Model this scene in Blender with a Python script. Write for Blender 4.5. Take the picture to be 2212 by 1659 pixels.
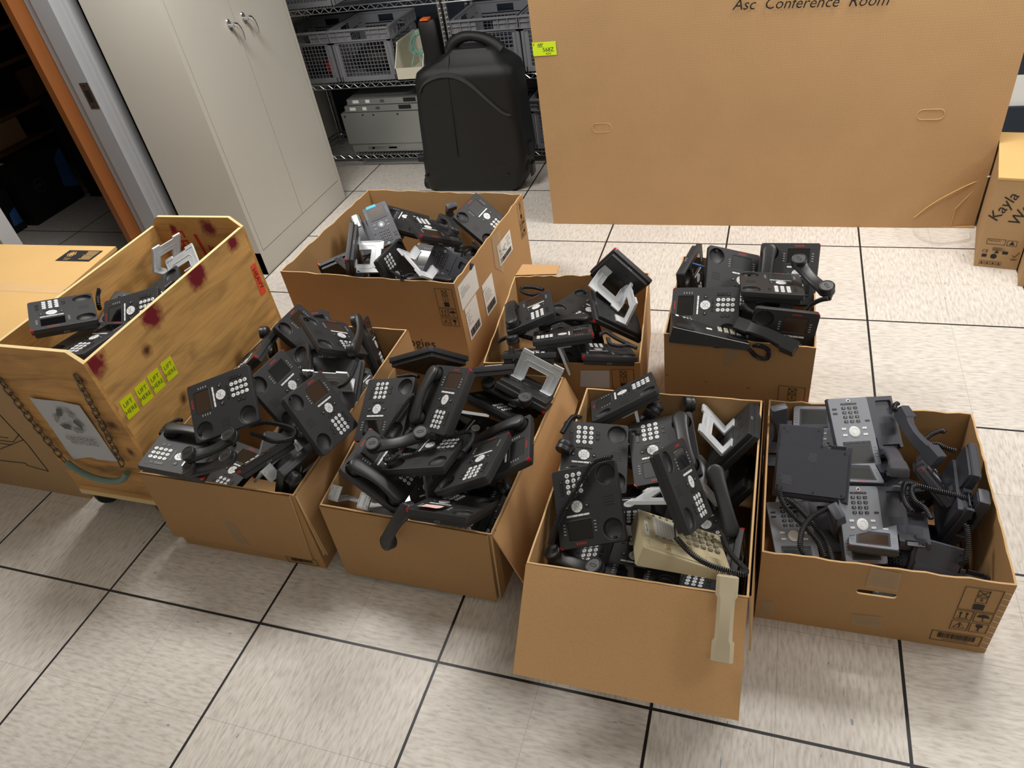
import bpy, bmesh, math, random
from mathutils import Vector, Matrix, Quaternion
for _o in list(bpy.data.objects):
    bpy.data.objects.remove(_o)
S = bpy.context.scene
COL = S.collection
random.seed(7)

# ------------------------------------------------------------------ camera
def _cam_matrix(yaw, pitch, roll):
    return Matrix.Rotation(yaw, 3, 'Z') @ Matrix.Rotation(pitch, 3, 'X') @ Matrix.Rotation(roll, 3, 'Z')
_cd = bpy.data.cameras.new('camera')
_cd.sensor_fit = 'HORIZONTAL'
_cd.sensor_width = 36.0
_cd.lens = 1577.424 / 2212 * 36.0
_cd.clip_start = 0.02
_cd.clip_end = 60
CAM = bpy.data.objects.new('camera', _cd)
COL.objects.link(CAM)
CAM.matrix_world = Matrix.Translation((-0.42201, -0.93300, 1.89330)) @ _cam_matrix(0.413416, 0.897247, -0.182582).to_4x4()
S.camera = CAM

# ------------------------------------------------------------------ light
W = bpy.data.worlds.new('room_ambient')
S.world = W
W.use_nodes = True
W.node_tree.nodes['Background'].inputs[0].default_value = (0.92, 0.96, 1.0, 1)
W.node_tree.nodes['Background'].inputs[1].default_value = 0.22
def area(name, loc, sx, sy, power, col=(1, 0.97, 0.93), target=None):
    d = bpy.data.lights.new(name, 'AREA')
    d.shape = 'RECTANGLE'
    d.size = sx
    d.size_y = sy
    d.energy = power
    d.color = col
    o = bpy.data.objects.new(name, d)
    COL.objects.link(o)
    o.location = loc
    if target:
        o.rotation_euler = (Vector(target) - Vector(loc)).to_track_quat('-Z', 'Y').to_euler()
    return o
area('ceiling_lamp', (0.35, 2.30, 2.66), 1.15, 0.55, 46)
area('ceiling_lamp', (1.9, 0.7, 2.66), 1.15, 0.55, 20)
area('ceiling_lamp', (-2.55, 1.45, 2.66), 1.15, 0.55, 40)
area('ceiling_lamp', (0.4, -1.7, 2.66), 1.15, 0.55, 7)
S.view_settings.view_transform = 'Standard'
S.view_settings.look = 'None'
S.view_settings.gamma = 1.0
S.view_settings.use_curve_mapping = False
S.view_settings.exposure = 0.42

# ------------------------------------------------------------------ materials
def srgb(r, g, b):
    f = lambda c: (c / 255 / 12.92) if c <= 10 else ((c / 255 + 0.055) / 1.055) ** 2.4
    return (f(r), f(g), f(b), 1)
MATS = {}
def mat(name, col, rough=0.5, metal=0.0, noise=0.0, scale=60.0, bump=0.0, spec=0.5, coat=0.0, stretch=(1, 1, 1)):
    m = bpy.data.materials.new(name)
    m.use_nodes = True
    nt = m.node_tree
    b = nt.nodes['Principled BSDF']
    b.inputs['Base Color'].default_value = col
    b.inputs['Roughness'].default_value = rough
    b.inputs['Metallic'].default_value = metal
    b.inputs['Specular IOR Level'].default_value = spec
    b.inputs['Coat Weight'].default_value = coat
    if noise or bump:
        tc = nt.nodes.new('ShaderNodeTexCoord')
        mp = nt.nodes.new('ShaderNodeMapping')
        mp.inputs['Scale'].default_value = stretch
        nt.links.new(tc.outputs['Object'], mp.inputs['Vector'])
        n = nt.nodes.new('ShaderNodeTexNoise')
        n.inputs['Scale'].default_value = scale
        n.inputs['Detail'].default_value = 5
        nt.links.new(mp.outputs['Vector'], n.inputs['Vector'])
        if noise:
            mx = nt.nodes.new('ShaderNodeMix')
            mx.data_type = 'RGBA'
            mx.inputs['A'].default_value = [c * (1 - noise) for c in col[:3]] + [1]
            mx.inputs['B'].default_value = [min(1, c * (1 + noise)) for c in col[:3]] + [1]
            nt.links.new(n.outputs['Fac'], mx.inputs['Factor'])
            nt.links.new(mx.outputs['Result'], b.inputs['Base Color'])
        if bump:
            bp = nt.nodes.new('ShaderNodeBump')
            bp.inputs['Strength'].default_value = bump
            bp.inputs['Distance'].default_value = 0.002
            nt.links.new(n.outputs['Fac'], bp.inputs['Height'])
            nt.links.new(bp.outputs['Normal'], b.inputs['Normal'])
    MATS[name] = m
    return m

def N(nt, t, **kw):
    n = nt.nodes.new(t)
    for k, v in kw.items():
        setattr(n, k, v)
    return n
def Mth(nt, op, a, b=None):
    n = nt.nodes.new('ShaderNodeMath')
    n.operation = op
    for i, v in enumerate((a, b)):
        if v is None:
            continue
        if isinstance(v, (int, float)):
            n.inputs[i].default_value = v
        else:
            nt.links.new(v, n.inputs[i])
    return n.outputs[0]
def Mix(nt, fac, a, b):
    n = nt.nodes.new('ShaderNodeMix')
    n.data_type = 'RGBA'
    for k, v in (('Factor', fac), ('A', a), ('B', b)):
        if isinstance(v, (int, float)):
            n.inputs[k].default_value = v
        elif isinstance(v, (tuple, list)):
            n.inputs[k].default_value = v
        else:
            nt.links.new(v, n.inputs[k])
    return n.outputs['Result']
def Ramp(nt, fac, stops):
    n = nt.nodes.new('ShaderNodeValToRGB')
    els = n.color_ramp.elements
    while len(els) < len(stops):
        els.new(0.5)
    for e, (p, c) in zip(els, stops):
        e.position = p
        e.color = c
    nt.links.new(fac, n.inputs['Fac'])
    return n.outputs['Color']

TILE = 0.6096
def floor_material():
    m = bpy.data.materials.new('vinyl_raised_floor')
    m.use_nodes = True
    nt = m.node_tree
    b = nt.nodes['Principled BSDF']
    tc = N(nt, 'ShaderNodeTexCoord')
    sep = N(nt, 'ShaderNodeSeparateXYZ')
    nt.links.new(tc.outputs['Object'], sep.inputs[0])
    x, y = sep.outputs[0], sep.outputs[1]
    u = Mth(nt, 'DIVIDE', x, TILE)
    v = Mth(nt, 'DIVIDE', y, TILE)
    def edge(c, k):
        f = Mth(nt, 'FRACT', Mth(nt, 'ADD', Mth(nt, 'MULTIPLY', c, k), 100.5))
        return Mth(nt, 'ABSOLUTE', Mth(nt, 'SUBTRACT', f, 0.5))
    seam = Mth(nt, 'LESS_THAN', Mth(nt, 'MINIMUM', edge(u, 1), edge(v, 1)), 0.0068)
    thin = Mth(nt, 'LESS_THAN', Mth(nt, 'MINIMUM', edge(u, 2), edge(v, 2)), 0.0026)
    cell = N(nt, 'ShaderNodeCombineXYZ')
    nt.links.new(Mth(nt, 'FLOOR', u), cell.inputs[0])
    nt.links.new(Mth(nt, 'FLOOR', v), cell.inputs[1])
    wn = N(nt, 'ShaderNodeTexWhiteNoise', noise_dimensions='2D')
    nt.links.new(cell.outputs[0], wn.inputs['Vector'])
    flip = Mth(nt, 'GREATER_THAN', wn.outputs['Value'], 0.52)
    inv = Mth(nt, 'SUBTRACT', 1.0, flip)
    a = Mth(nt, 'ADD', Mth(nt, 'MULTIPLY', x, flip), Mth(nt, 'MULTIPLY', y, inv))
    c = Mth(nt, 'ADD', Mth(nt, 'MULTIPLY', y, flip), Mth(nt, 'MULTIPLY', x, inv))
    def streak(sa, sc, scale, off):
        cb = N(nt, 'ShaderNodeCombineXYZ')
        nt.links.new(Mth(nt, 'MULTIPLY', a, sa), cb.inputs[0])
        nt.links.new(Mth(nt, 'ADD', Mth(nt, 'MULTIPLY', c, sc), off), cb.inputs[1])
        cb.inputs[2].default_value = off
        n = N(nt, 'ShaderNodeTexNoise')
        n.inputs['Scale'].default_value = scale
        n.inputs['Detail'].default_value = 3
        nt.links.new(cb.outputs[0], n.inputs['Vector'])
        return n.outputs['Fac']
    base = Ramp(nt, streak(1.0, 4.5, 26, 0.0), [(0.30, srgb(196, 189, 181)), (0.5, srgb(219, 213, 205)), (0.7, srgb(231, 227, 220))])
    dark = Ramp(nt, streak(1.0, 6.0, 30, 3.7), [(0.0, (0, 0, 0, 1)), (0.64, (0, 0, 0, 1)), (0.74, (1, 1, 1, 1))])
    blue = Ramp(nt, streak(1.0, 3.4, 17, 9.1), [(0.0, (0, 0, 0, 1)), (0.735, (0, 0, 0, 1)), (0.75, (1, 1, 1, 1))])
    red = Ramp(nt, streak(1.0, 3.4, 17, 15.3), [(0.0, (0, 0, 0, 1)), (0.755, (0, 0, 0, 1)), (0.77, (1, 1, 1, 1))])
    col = Mix(nt, Mth(nt, 'MULTIPLY', dark, 0.55), base, srgb(150, 140, 130))
    col = Mix(nt, Mth(nt, 'MULTIPLY', blue, 0.75), col, srgb(112, 132, 150))
    col = Mix(nt, Mth(nt, 'MULTIPLY', red, 0.6), col, srgb(196, 150, 145))
    sc = N(nt, 'ShaderNodeTexNoise')
    sc.inputs['Scale'].default_value = 2.3
    sc.inputs['Detail'].default_value = 6
    nt.links.new(tc.outputs['Object'], sc.inputs['Vector'])
    col = Mix(nt, Ramp(nt, sc.outputs['Fac'], [(0.45, (0, 0, 0, 1)), (0.8, (0.35, 0.35, 0.35, 1))]), col, srgb(176, 168, 158))
    col = Mix(nt, Mth(nt, 'MULTIPLY', thin, 0.45), col, srgb(120, 112, 104))
    col = Mix(nt, seam, col, srgb(34, 34, 36))
    nt.links.new(col, b.inputs['Base Color'])
    b.inputs['Roughness'].default_value = 0.42
    b.inputs['Specular IOR Level'].default_value = 0.35
    return m

def kraft(name, col, corr=0.0, dots=False, rough=0.8):
    m = bpy.data.materials.new(name)
    m.use_nodes = True
    nt = m.node_tree
    b = nt.nodes['Principled BSDF']
    tc = N(nt, 'ShaderNodeTexCoord')
    n1 = N(nt, 'ShaderNodeTexNoise')
    n1.inputs['Scale'].default_value = 260
    n1.inputs['Detail'].default_value = 4
    nt.links.new(tc.outputs['Object'], n1.inputs['Vector'])
    n2 = N(nt, 'ShaderNodeTexNoise')
    n2.inputs['Scale'].default_value = 4.5
    n2.inputs['Detail'].default_value = 5
    nt.links.new(tc.outputs['Object'], n2.inputs['Vector'])
    dk = [c * 0.86 for c in col[:3]] + [1]
    lt = [min(1, c * 1.12) for c in col[:3]] + [1]
    c = Mix(nt, n1.outputs['Fac'], dk, lt)
    c = Mix(nt, Ramp(nt, n2.outputs['Fac'], [(0.35, (0, 0, 0, 1)), (0.75, (0.4, 0.4, 0.4, 1))]), c, [k * 0.82 for k in col[:3]] + [1])
    if dots:
        sep = N(nt, 'ShaderNodeSeparateXYZ')
        nt.links.new(tc.outputs['Object'], sep.inputs[0])
        def cosd(o):
            return Mth(nt, 'COSINE', Mth(nt, 'MULTIPLY', o, 2 * math.pi / 0.0115))
        d = Mth(nt, 'GREATER_THAN', Mth(nt, 'ADD', cosd(sep.outputs[0]), cosd(sep.outputs[2])), 1.45)
        c = Mix(nt, Mth(nt, 'MULTIPLY', d, 0.22), c, srgb(226, 188, 140))
    nt.links.new(c, b.inputs['Base Color'])
    b.inputs['Roughness'].default_value = rough
    b.inputs['Specular IOR Level'].default_value = 0.25
    bp = N(nt, 'ShaderNodeBump')
    bp.inputs['Strength'].default_value = 0.18
    bp.inputs['Distance'].default_value = 0.001
    nt.links.new(n1.outputs['Fac'], bp.inputs['Height'])
    nt.links.new(bp.outputs['Normal'], b.inputs['Normal'])
    MATS[name] = m
    return m

def plywood(name, spots, red=True, axis=1, col=srgb(206, 160, 96)):
    m = bpy.data.materials.new(name)
    m.use_nodes = True
    nt = m.node_tree
    b = nt.nodes['Principled BSDF']
    tc = N(nt, 'ShaderNodeTexCoord')
    mp = N(nt, 'ShaderNodeMapping')
    st = [5.0, 5.0, 5.0]
    st[axis] = 1.1
    mp.inputs['Scale'].default_value = st
    nt.links.new(tc.outputs['Object'], mp.inputs['Vector'])
    n = N(nt, 'ShaderNodeTexNoise')
    n.inputs['Scale'].default_value = 2.2
    n.inputs['Detail'].default_value = 8
    n.inputs['Distortion'].default_value = 1.6
    nt.links.new(mp.outputs['Vector'], n.inputs['Vector'])
    c = Ramp(nt, n.outputs['Fac'], [(0.28, [k * 0.58 for k in col[:3]] + [1]), (0.46, col), (0.62, [min(1, k * 1.2) for k in col[:3]] + [1])])
    st2 = [120.0, 120.0, 120.0]
    st2[axis] = 5.0
    mp2 = N(nt, 'ShaderNodeMapping')
    mp2.inputs['Scale'].default_value = st2
    nt.links.new(tc.outputs['Object'], mp2.inputs['Vector'])
    nf = N(nt, 'ShaderNodeTexNoise')
    nf.inputs['Scale'].default_value = 1.0
    nt.links.new(mp2.outputs['Vector'], nf.inputs['Vector'])
    c = Mix(nt, Ramp(nt, nf.outputs['Fac'], [(0.5, (0, 0, 0, 1)), (0.75, (0.45, 0.45, 0.45, 1))]), c, [k * 0.6 for k in col[:3]] + [1])
    nw = N(nt, 'ShaderNodeTexNoise')
    nw.inputs['Scale'].default_value = 38
    nt.links.new(tc.outputs['Object'], nw.inputs['Vector'])
    for (px, py, pz, rad, kind) in spots:
        d = N(nt, 'ShaderNodeVectorMath', operation='DISTANCE')
        nt.links.new(tc.outputs['Object'], d.inputs[0])
        d.inputs[1].default_value = (px, py, pz)
        dd = Mth(nt, 'ADD', d.outputs['Value'], Mth(nt, 'MULTIPLY', Mth(nt, 'SUBTRACT', nw.outputs['Fac'], 0.5), rad * 0.9))
        f = Ramp(nt, Mth(nt, 'DIVIDE', dd, rad), [(0.45 if kind == 'paint' else 0.2, (1, 1, 1, 1)), (1.0, (0, 0, 0, 1))])
        c = Mix(nt, f, c, srgb(120, 18, 36) if kind == 'paint' else srgb(84, 46, 22))
    nt.links.new(c, b.inputs['Base Color'])
    b.inputs['Roughness'].default_value = 0.6
    MATS[name] = m
    return m

mat('phone_black', srgb(44, 45, 47), 0.46, noise=0.10, scale=900, bump=0.25, spec=0.45)
mat('phone_black_glossy', srgb(30, 31, 33), 0.33, spec=0.5)
mat('handset_black', srgb(40, 41, 43), 0.38, noise=0.08, scale=700, bump=0.15, spec=0.5)
mat('phone_recess', srgb(24, 25, 27), 0.5)
mat('phone_side', srgb(30, 31, 33), 0.42, spec=0.5)
mat('slate_dark', srgb(58, 60, 69), 0.45, noise=0.06, scale=800, bump=0.15)
mat('slate_body', srgb(70, 72, 80), 0.45, noise=0.06, scale=800, bump=0.15)
mat('slate_plate', srgb(134, 139, 148), 0.42, noise=0.04, scale=700)
mat('slate_plate_dark', srgb(64, 67, 75), 0.42, noise=0.04, scale=700)
mat('key_white', srgb(236, 238, 240), 0.35)
mat('key_dark', srgb(26, 27, 29), 0.4)
mat('key_print', srgb(20, 20, 22), 0.6)
mat('key_legend_light', srgb(225, 225, 225), 0.6)
mat('screen_glass', srgb(16, 17, 19), 0.09, spec=0.6, coat=0.6)
mat('screen_brown', srgb(60, 44, 32), 0.3, spec=0.45)
mat('screen_gray', srgb(40, 43, 42), 0.42, spec=0.4)
mat('logo_red', srgb(226, 52, 44), 0.5)
mat('lamp_red', srgb(190, 20, 36), 0.25)
mat('stand_silver', srgb(214, 218, 222), 0.38)
mat('stand_gray', srgb(96, 100, 104), 0.4)
mat('cord_black', srgb(38, 39, 42), 0.42)
mat('beige_plastic', srgb(198, 186, 152), 0.5, noise=0.05, scale=25)
mat('beige_dark', srgb(176, 160, 118), 0.5)
mat('beige_handset', srgb(196, 184, 156), 0.42, noise=0.03, scale=30)
mat('key_gray_beige', srgb(150, 146, 128), 0.5)
mat('paper_white', srgb(232, 232, 228), 0.7, noise=0.02, scale=12)
mat('paper_sign', srgb(196, 198, 204), 0.75)
mat('ink_black', srgb(22, 21, 24), 0.7)
mat('ink_gray', srgb(92, 94, 98), 0.7)
mat('ink_lightgray', srgb(150, 150, 152), 0.7)
mat('sticky_pink', srgb(246, 206, 200), 0.7)
mat('sticky_blue', srgb(86, 196, 226), 0.6)
mat('tape_clear', srgb(190, 170, 140), 0.22, spec=0.6)
mat('sticker_yellow', srgb(216, 246, 44), 0.5)
mat('sticker_lime', srgb(226, 238, 20), 0.5)
mat('sticker_orange', srgb(246, 92, 60), 0.5)
mat('chrome', srgb(225, 226, 228), 0.14, metal=1.0)
mat('wire_chrome', srgb(178, 182, 184), 0.22, metal=0.9)
mat('chain_steel', srgb(120, 108, 92), 0.4, metal=0.8)
mat('hose_green', srgb(112, 138, 130), 0.35)
mat('cabinet_putty', srgb(190, 187, 178), 0.42, noise=0.03, scale=3, spec=0.35)
mat('gap_dark', srgb(40, 40, 42), 0.6)
mat('frame_gray', srgb(160, 162, 166), 0.45, noise=0.03, scale=6)
mat('door_wood', srgb(132, 78, 36), 0.5, noise=0.14, scale=9, stretch=(6, 6, 0.6))
mat('wall_paint', srgb(206, 204, 198), 0.7, noise=0.02, scale=4)
mat('wall_navy', srgb(30, 40, 54), 0.6, noise=0.05, scale=5)
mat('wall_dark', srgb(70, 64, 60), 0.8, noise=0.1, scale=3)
mat('ceiling_white', srgb(222, 222, 220), 0.8)
mat('case_black', srgb(25, 26, 27), 0.42, noise=0.12, scale=1200, bump=0.35, spec=0.42)
mat('case_ridge', srgb(58, 60, 62), 0.4)
mat('crate_gray', srgb(128, 130, 136), 0.5, noise=0.03, scale=5)
mat('bin_cream', srgb(214, 210, 192), 0.45)
mat('cable_teal', srgb(120, 190, 178), 0.4)
mat('steel_sheet', srgb(170, 174, 172), 0.38, metal=0.6, noise=0.03, scale=6)
mat('black_matte', srgb(20, 20, 21), 0.6)
mat('carton_black', srgb(20, 20, 22), 0.5)
mat('orange_tag', srgb(240, 110, 40), 0.5)
mat('caster_rubber', srgb(38, 38, 40), 0.6, noise=0.15, scale=40)
mat('wood_edge', srgb(232, 206, 150), 0.65, noise=0.12, scale=70, stretch=(1, 1, 6))
mat('shelf_wood', srgb(112, 78, 46), 0.6, noise=0.15, scale=7)
mat('picture_blue', srgb(52, 96, 160), 0.4, noise=0.55, scale=14)
mat('cable_white', srgb(200, 204, 206), 0.4)
mat('strap_clear', srgb(226, 222, 214), 0.2, spec=0.6)
MATS['strap_clear'].node_tree.nodes['Principled BSDF'].inputs['Alpha'].default_value = 0.45
MATS['tape_clear'].node_tree.nodes['Principled BSDF'].inputs['Alpha'].default_value = 0.38
kraft('kraft_box', srgb(182, 143, 98))
kraft('kraft_inner', srgb(186, 148, 102))
kraft('kraft_flap', srgb(202, 160, 112))
kraft('kraft_edge', srgb(212, 176, 128))
kraft('kraft_tv', srgb(186, 150, 108), dots=True)
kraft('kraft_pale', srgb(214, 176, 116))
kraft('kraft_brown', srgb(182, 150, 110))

# ------------------------------------------------------------------ mesh builder
class MB:
    def __init__(s):
        s.v, s.f, s.m = [], [], []
        s.mi = 0
    def add(s, vs, fs, M=None, mi=None):
        o = len(s.v)
        for p in vs:
            s.v.append(tuple(M @ Vector(p)) if M is not None else tuple(p))
        for f in fs:
            s.f.append([o + i for i in f])
            s.m.append(s.mi if mi is None else mi)
        return s
    def box(s, lo, hi, M=None, mi=None):
        x0, y0, z0 = lo
        x1, y1, z1 = hi
        vs = [(x0, y0, z0), (x1, y0, z0), (x1, y1, z0), (x0, y1, z0), (x0, y0, z1), (x1, y0, z1), (x1, y1, z1), (x0, y1, z1)]
        return s.add(vs, [(0, 3, 2, 1), (4, 5, 6, 7), (0, 1, 5, 4), (1, 2, 6, 5), (2, 3, 7, 6), (3, 0, 4, 7)], M, mi)
    def loft(s, loops, closed=True, cap0=True, cap1=True, M=None, mi=None):
        n = len(loops[0])
        vs = [p for l in loops for p in l]
        fs = []
        for k in range(len(loops) - 1):
            for i in range(n if closed else n - 1):
                j = (i + 1) % n
                fs.append((k * n + i, k * n + j, (k + 1) * n + j, (k + 1) * n + i))
        if cap0:
            fs.append(tuple(reversed(range(n))))
        if cap1:
            b = (len(loops) - 1) * n
            fs.append(tuple(b + i for i in range(n)))
        return s.add(vs, fs, M, mi)
    def prism(s, poly, z0, z1, M=None, mi=None):
        return s.loft([[(x, y, z0) for x, y in poly], [(x, y, z1) for x, y in poly]], M=M, mi=mi)
    def cyl(s, c, r, z0, z1, n=20, M=None, mi=None, r1=None):
        r1 = r if r1 is None else r1
        ring = lambda rr, z: [(c[0] + rr * math.cos(2 * math.pi * i / n), c[1] + rr * math.sin(2 * math.pi * i / n), z) for i in range(n)]
        return s.loft([ring(r, z0), ring(r1, z1)], M=M, mi=mi)
    def lathe(s, prof, n=24, c=(0, 0), M=None, mi=None, cap0=True, cap1=True):
        return s.loft([[(c[0] + r * math.cos(2 * math.pi * i / n), c[1] + r * math.sin(2 * math.pi * i / n), z) for i in range(n)] for r, z in prof], M=M, mi=mi, cap0=cap0, cap1=cap1)
    def tube(s, path, r, n=8, closed=False, M=None, mi=None, cap=True):
        P = [Vector(p) for p in path]
        L = len(P)
        loops = []
        up = None
        for i in range(L):
            a = P[i - 1] if (i > 0 or closed) else P[i]
            b = P[(i + 1) % L] if (i < L - 1 or closed) else P[i]
            t = (b - a)
            t = t.normalized() if t.length > 1e-9 else Vector((0, 0, 1))
            if up is None:
                up = Vector((0, 0, 1)) if abs(t.z) < 0.9 else Vector((1, 0, 0))
            x = t.cross(up)
            if x.length < 1e-6:
                x = t.cross(Vector((0.3, 1, 0.2)))
            x.normalize()
            y = x.cross(t).normalized()
            up = y
            rr = r[i] if isinstance(r, (list, tuple)) else r
            loops.append([tuple(P[i] + (x * math.cos(2 * math.pi * k / n) + y * math.sin(2 * math.pi * k / n)) * rr) for k in range(n)])
        if closed:
            loops.append(loops[0])
        return s.loft(loops, cap0=cap and not closed, cap1=cap and not closed, M=M, mi=mi)
    def rod(s, a, b, r, n=6, M=None, mi=None):
        return s.tube([a, b], r, n, M=M, mi=mi)
    def text(s, txt, size, M=None, mi=None, align='CENTER', shear=0.0):
        vs, fs = text_mesh(txt, size, align, shear)
        return s.add(vs, fs, M, mi)
    def build(s, name, mats, parent=None, smooth=None, loc=None):
        me = bpy.data.meshes.new(name)
        me.from_pydata(s.v, [], s.f)
        if not isinstance(mats, (list, tuple)):
            mats = [mats]
        for k in mats:
            me.materials.append(MATS[k] if isinstance(k, str) else k)
        if len(mats) > 1:
            for p, i in zip(me.polygons, s.m):
                p.material_index = min(i, len(mats) - 1)
        bm = bmesh.new()
        bm.from_mesh(me)
        bmesh.ops.recalc_face_normals(bm, faces=bm.faces)
        bm.to_mesh(me)
        bm.free()
        if smooth is not None:
            me.polygons.foreach_set('use_smooth', [True] * len(me.polygons))
            me.set_sharp_from_angle(angle=math.radians(smooth))
        me.update()
        o = bpy.data.objects.new(name, me)
        COL.objects.link(o)
        if parent:
            o.parent = parent
        if loc:
            o.location = loc
        return o
_TC = {}
def text_mesh(txt, size, align='CENTER', shear=0.0):
    k = (txt, align, shear)
    if k not in _TC:
        c = bpy.data.curves.new('lettering', 'FONT')
        c.body = txt
        c.align_x = align
        c.align_y = 'CENTER'
        c.shear = shear
        c.resolution_u = 2
        o = bpy.data.objects.new('lettering', c)
        COL.objects.link(o)
        dg = bpy.context.evaluated_depsgraph_get()
        me = bpy.data.meshes.new_from_object(o.evaluated_get(dg))
        _TC[k] = ([tuple(v.co) for v in me.vertices], [tuple(p.vertices) for p in me.polygons])
        bpy.data.objects.remove(o)
        bpy.data.meshes.remove(me)
        bpy.data.curves.remove(c)
    vs, fs = _TC[k]
    return [(x * size, y * size, z) for x, y, z in vs], fs
def rrect(x0, y0, x1, y1, r, n=5, z=None):
    out = []
    for cx, cy, a0 in ((x1 - r, y1 - r, 0), (x0 + r, y1 - r, 90), (x0 + r, y0 + r, 180), (x1 - r, y0 + r, 270)):
        for i in range(n):
            a = math.radians(a0 + 90 * i / (n - 1))
            out.append((cx + r * math.cos(a), cy + r * math.sin(a)) if z is None else (cx + r * math.cos(a), cy + r * math.sin(a), z))
    return out
def ring(cx, cy, r, n, z=None):
    return [(cx + r * math.cos(2 * math.pi * i / n), cy + r * math.sin(2 * math.pi * i / n)) + (() if z is None else (z,)) for i in range(n)]
def face_with_holes(mb, outer, holes, z, mi=None):
    bm = bmesh.new()
    es = []
    for loop in [outer] + holes:
        vs = [bm.verts.new((p[0], p[1], z)) for p in loop]
        for i in range(len(vs)):
            es.append(bm.edges.new((vs[i], vs[(i + 1) % len(vs)])))
    bmesh.ops.triangle_fill(bm, use_beauty=True, use_dissolve=False, edges=es)
    bm.verts.index_update()
    mb.add([tuple(v.co) for v in bm.verts], [tuple(v.index for v in f.verts) for f in bm.faces], mi=mi)
    bm.free()
def tag(o, label=None, cat=None, group=None, kind=None):
    if label: o['label'] = label
    if cat: o['category'] = cat
    if group: o['group'] = group
    if kind: o['kind'] = kind
    return o
def thing(name, label, cat, loc=(0, 0, 0), group=None):
    o = bpy.data.objects.new(name, None)
    o.empty_display_size = 0.02
    COL.objects.link(o)
    o.location = loc
    return tag(o, label, cat, group)
def dup(root):
    r = root.copy()
    COL.objects.link(r)
    for ch in list(root.children):
        c = ch.copy()
        COL.objects.link(c)
        c.parent = r
        for g in list(ch.children):
            d = g.copy()
            COL.objects.link(d)
            d.parent = c
    return r
def pose(o, p):
    """p = rotation vector (3) + location (3)"""
    w = Vector(p[:3])
    o.rotation_mode = 'QUATERNION'
    o.rotation_quaternion = Quaternion(w.normalized(), w.length) if w.length > 1e-9 else Quaternion()
    o.location = p[3:6]
def pmat(p):
    w = Vector(p[:3])
    return Matrix.Translation(p[3:6]) @ Quaternion(w.normalized(), w.length).to_matrix().to_4x4()
def plane_frame(origin, xdir, ydir, lift=0.0008):
    x = Vector(xdir).normalized()
    y = Vector(ydir)
    y = (y - x * y.dot(x)).normalized()
    n = x.cross(y)
    M = Matrix((x, y, n)).transposed().to_4x4()
    M.translation = Vector(origin) + n * lift
    return M

# ------------------------------------------------------------------ room
def slab(name, lo, hi, m, kind='structure'):
    return tag(MB().box(lo, hi).build(name, m), kind=kind)
_fm = floor_material()
slab('floor', (-9.0, -3.0, -0.06), (3.2, 4.6, 0.0), _fm)
slab('ceiling', (-9.0, -3.0, 2.75), (3.2, 4.6, 2.85), 'ceiling_white')
slab('wall_back', (-3.62, 3.98, 0.0), (3.2, 4.1, 2.75), 'wall_navy')
slab('wall_right', (3.0, -3.0, 0.0), (3.12, 3.98, 2.75), 'wall_paint')
slab('wall_front', (-9.0, -3.0, 0.0), (3.0, -2.88, 2.75), 'wall_paint')
# wall with the doorway into the dark room (opening y 1.17 .. 1.93)
wl = MB()
wl.box((-3.74, 2.02, 0.0), (-3.60, 4.1, 2.75)).box((-3.74, -2.88, 0.0), (-3.60, 1.10, 2.75)).box((-3.74, 1.10, 2.06), (-3.60, 2.02, 2.75))
tag(wl.build('wall_left', 'wall_paint'), kind='structure')
tr = MB()
prof = [(-3.60, 1.93), (-3.595, 1.93), (-3.595, 1.985), (-3.585, 1.99), (-3.585, 2.005), (-3.575, 2.01), (-3.575, 2.06), (-3.585, 2.065), (-3.60, 2.065), (-3.76, 2.03), (-3.76, 1.95), (-3.70, 1.95), (-3.70, 1.93)]
tr.loft([[(x, y, 0.0) for x, y in prof], [(x, y, 2.06) for x, y in prof]])
tr.box((-3.76, 1.10, 2.0), (-3.575, 2.06, 2.10))
tr.box((-3.76, 1.09, 0.0), (-3.575, 1.17, 2.06))
jf = tag(tr.build('trim_1', 'frame_gray'), kind='structure')
sp = MB().box((-3.655, 1.9285, 0.975), (-3.600, 1.9305, 1.10), mi=0).box((-3.640, 1.9270, 1.01), (-3.615, 1.9290, 1.065), mi=1)
sp.cyl((0, 0), 0.004, 0, 0.0012, 10, M=Matrix.Translation((-3.628, 1.9285, 1.087)) @ Matrix.Rotation(math.pi / 2, 4, 'X'), mi=2)
sp.cyl((0, 0), 0.004, 0, 0.0012, 10, M=Matrix.Translation((-3.628, 1.9285, 0.987)) @ Matrix.Rotation(math.pi / 2, 4, 'X'), mi=2)
sp.build('strike_plate', ['chain_steel', 'black_matte', 'chrome'], jf)
tag(MB().box((-3.80, 1.865, 0.0), (-3.762, 1.95, 2.06)).build('trim_2', 'door_wood'), kind='structure')
# dark room beyond the doorway
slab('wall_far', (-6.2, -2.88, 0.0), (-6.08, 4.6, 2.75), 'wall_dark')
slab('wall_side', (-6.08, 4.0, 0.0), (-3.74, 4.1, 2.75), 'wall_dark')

def part(mb, name, mats, root, smooth=None):
    o = mb.build(name, mats, root, smooth)
    o.location = -root.location
    return o
def part2(mb, name, mats, par, smooth=None):
    return mb.build(name, mats, par, smooth)

def logo_ring(cx, cz, r, M):
    mb = MB()
    n = 32
    for i in range(n):
        a, b = 2 * math.pi * i / n, 2 * math.pi * (i + 1) / n
        mb.add([(r * math.cos(a), r * math.sin(a), 0), (r * math.cos(b), r * math.sin(b), 0), (r * 0.93 * math.cos(b), r * 0.93 * math.sin(b), 0), (r * 0.93 * math.cos(a), r * 0.93 * math.sin(a), 0)], [(0, 1, 2, 3)], M)
    mb.text('DELL', r * 0.62, M=M)
    return mb
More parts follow.
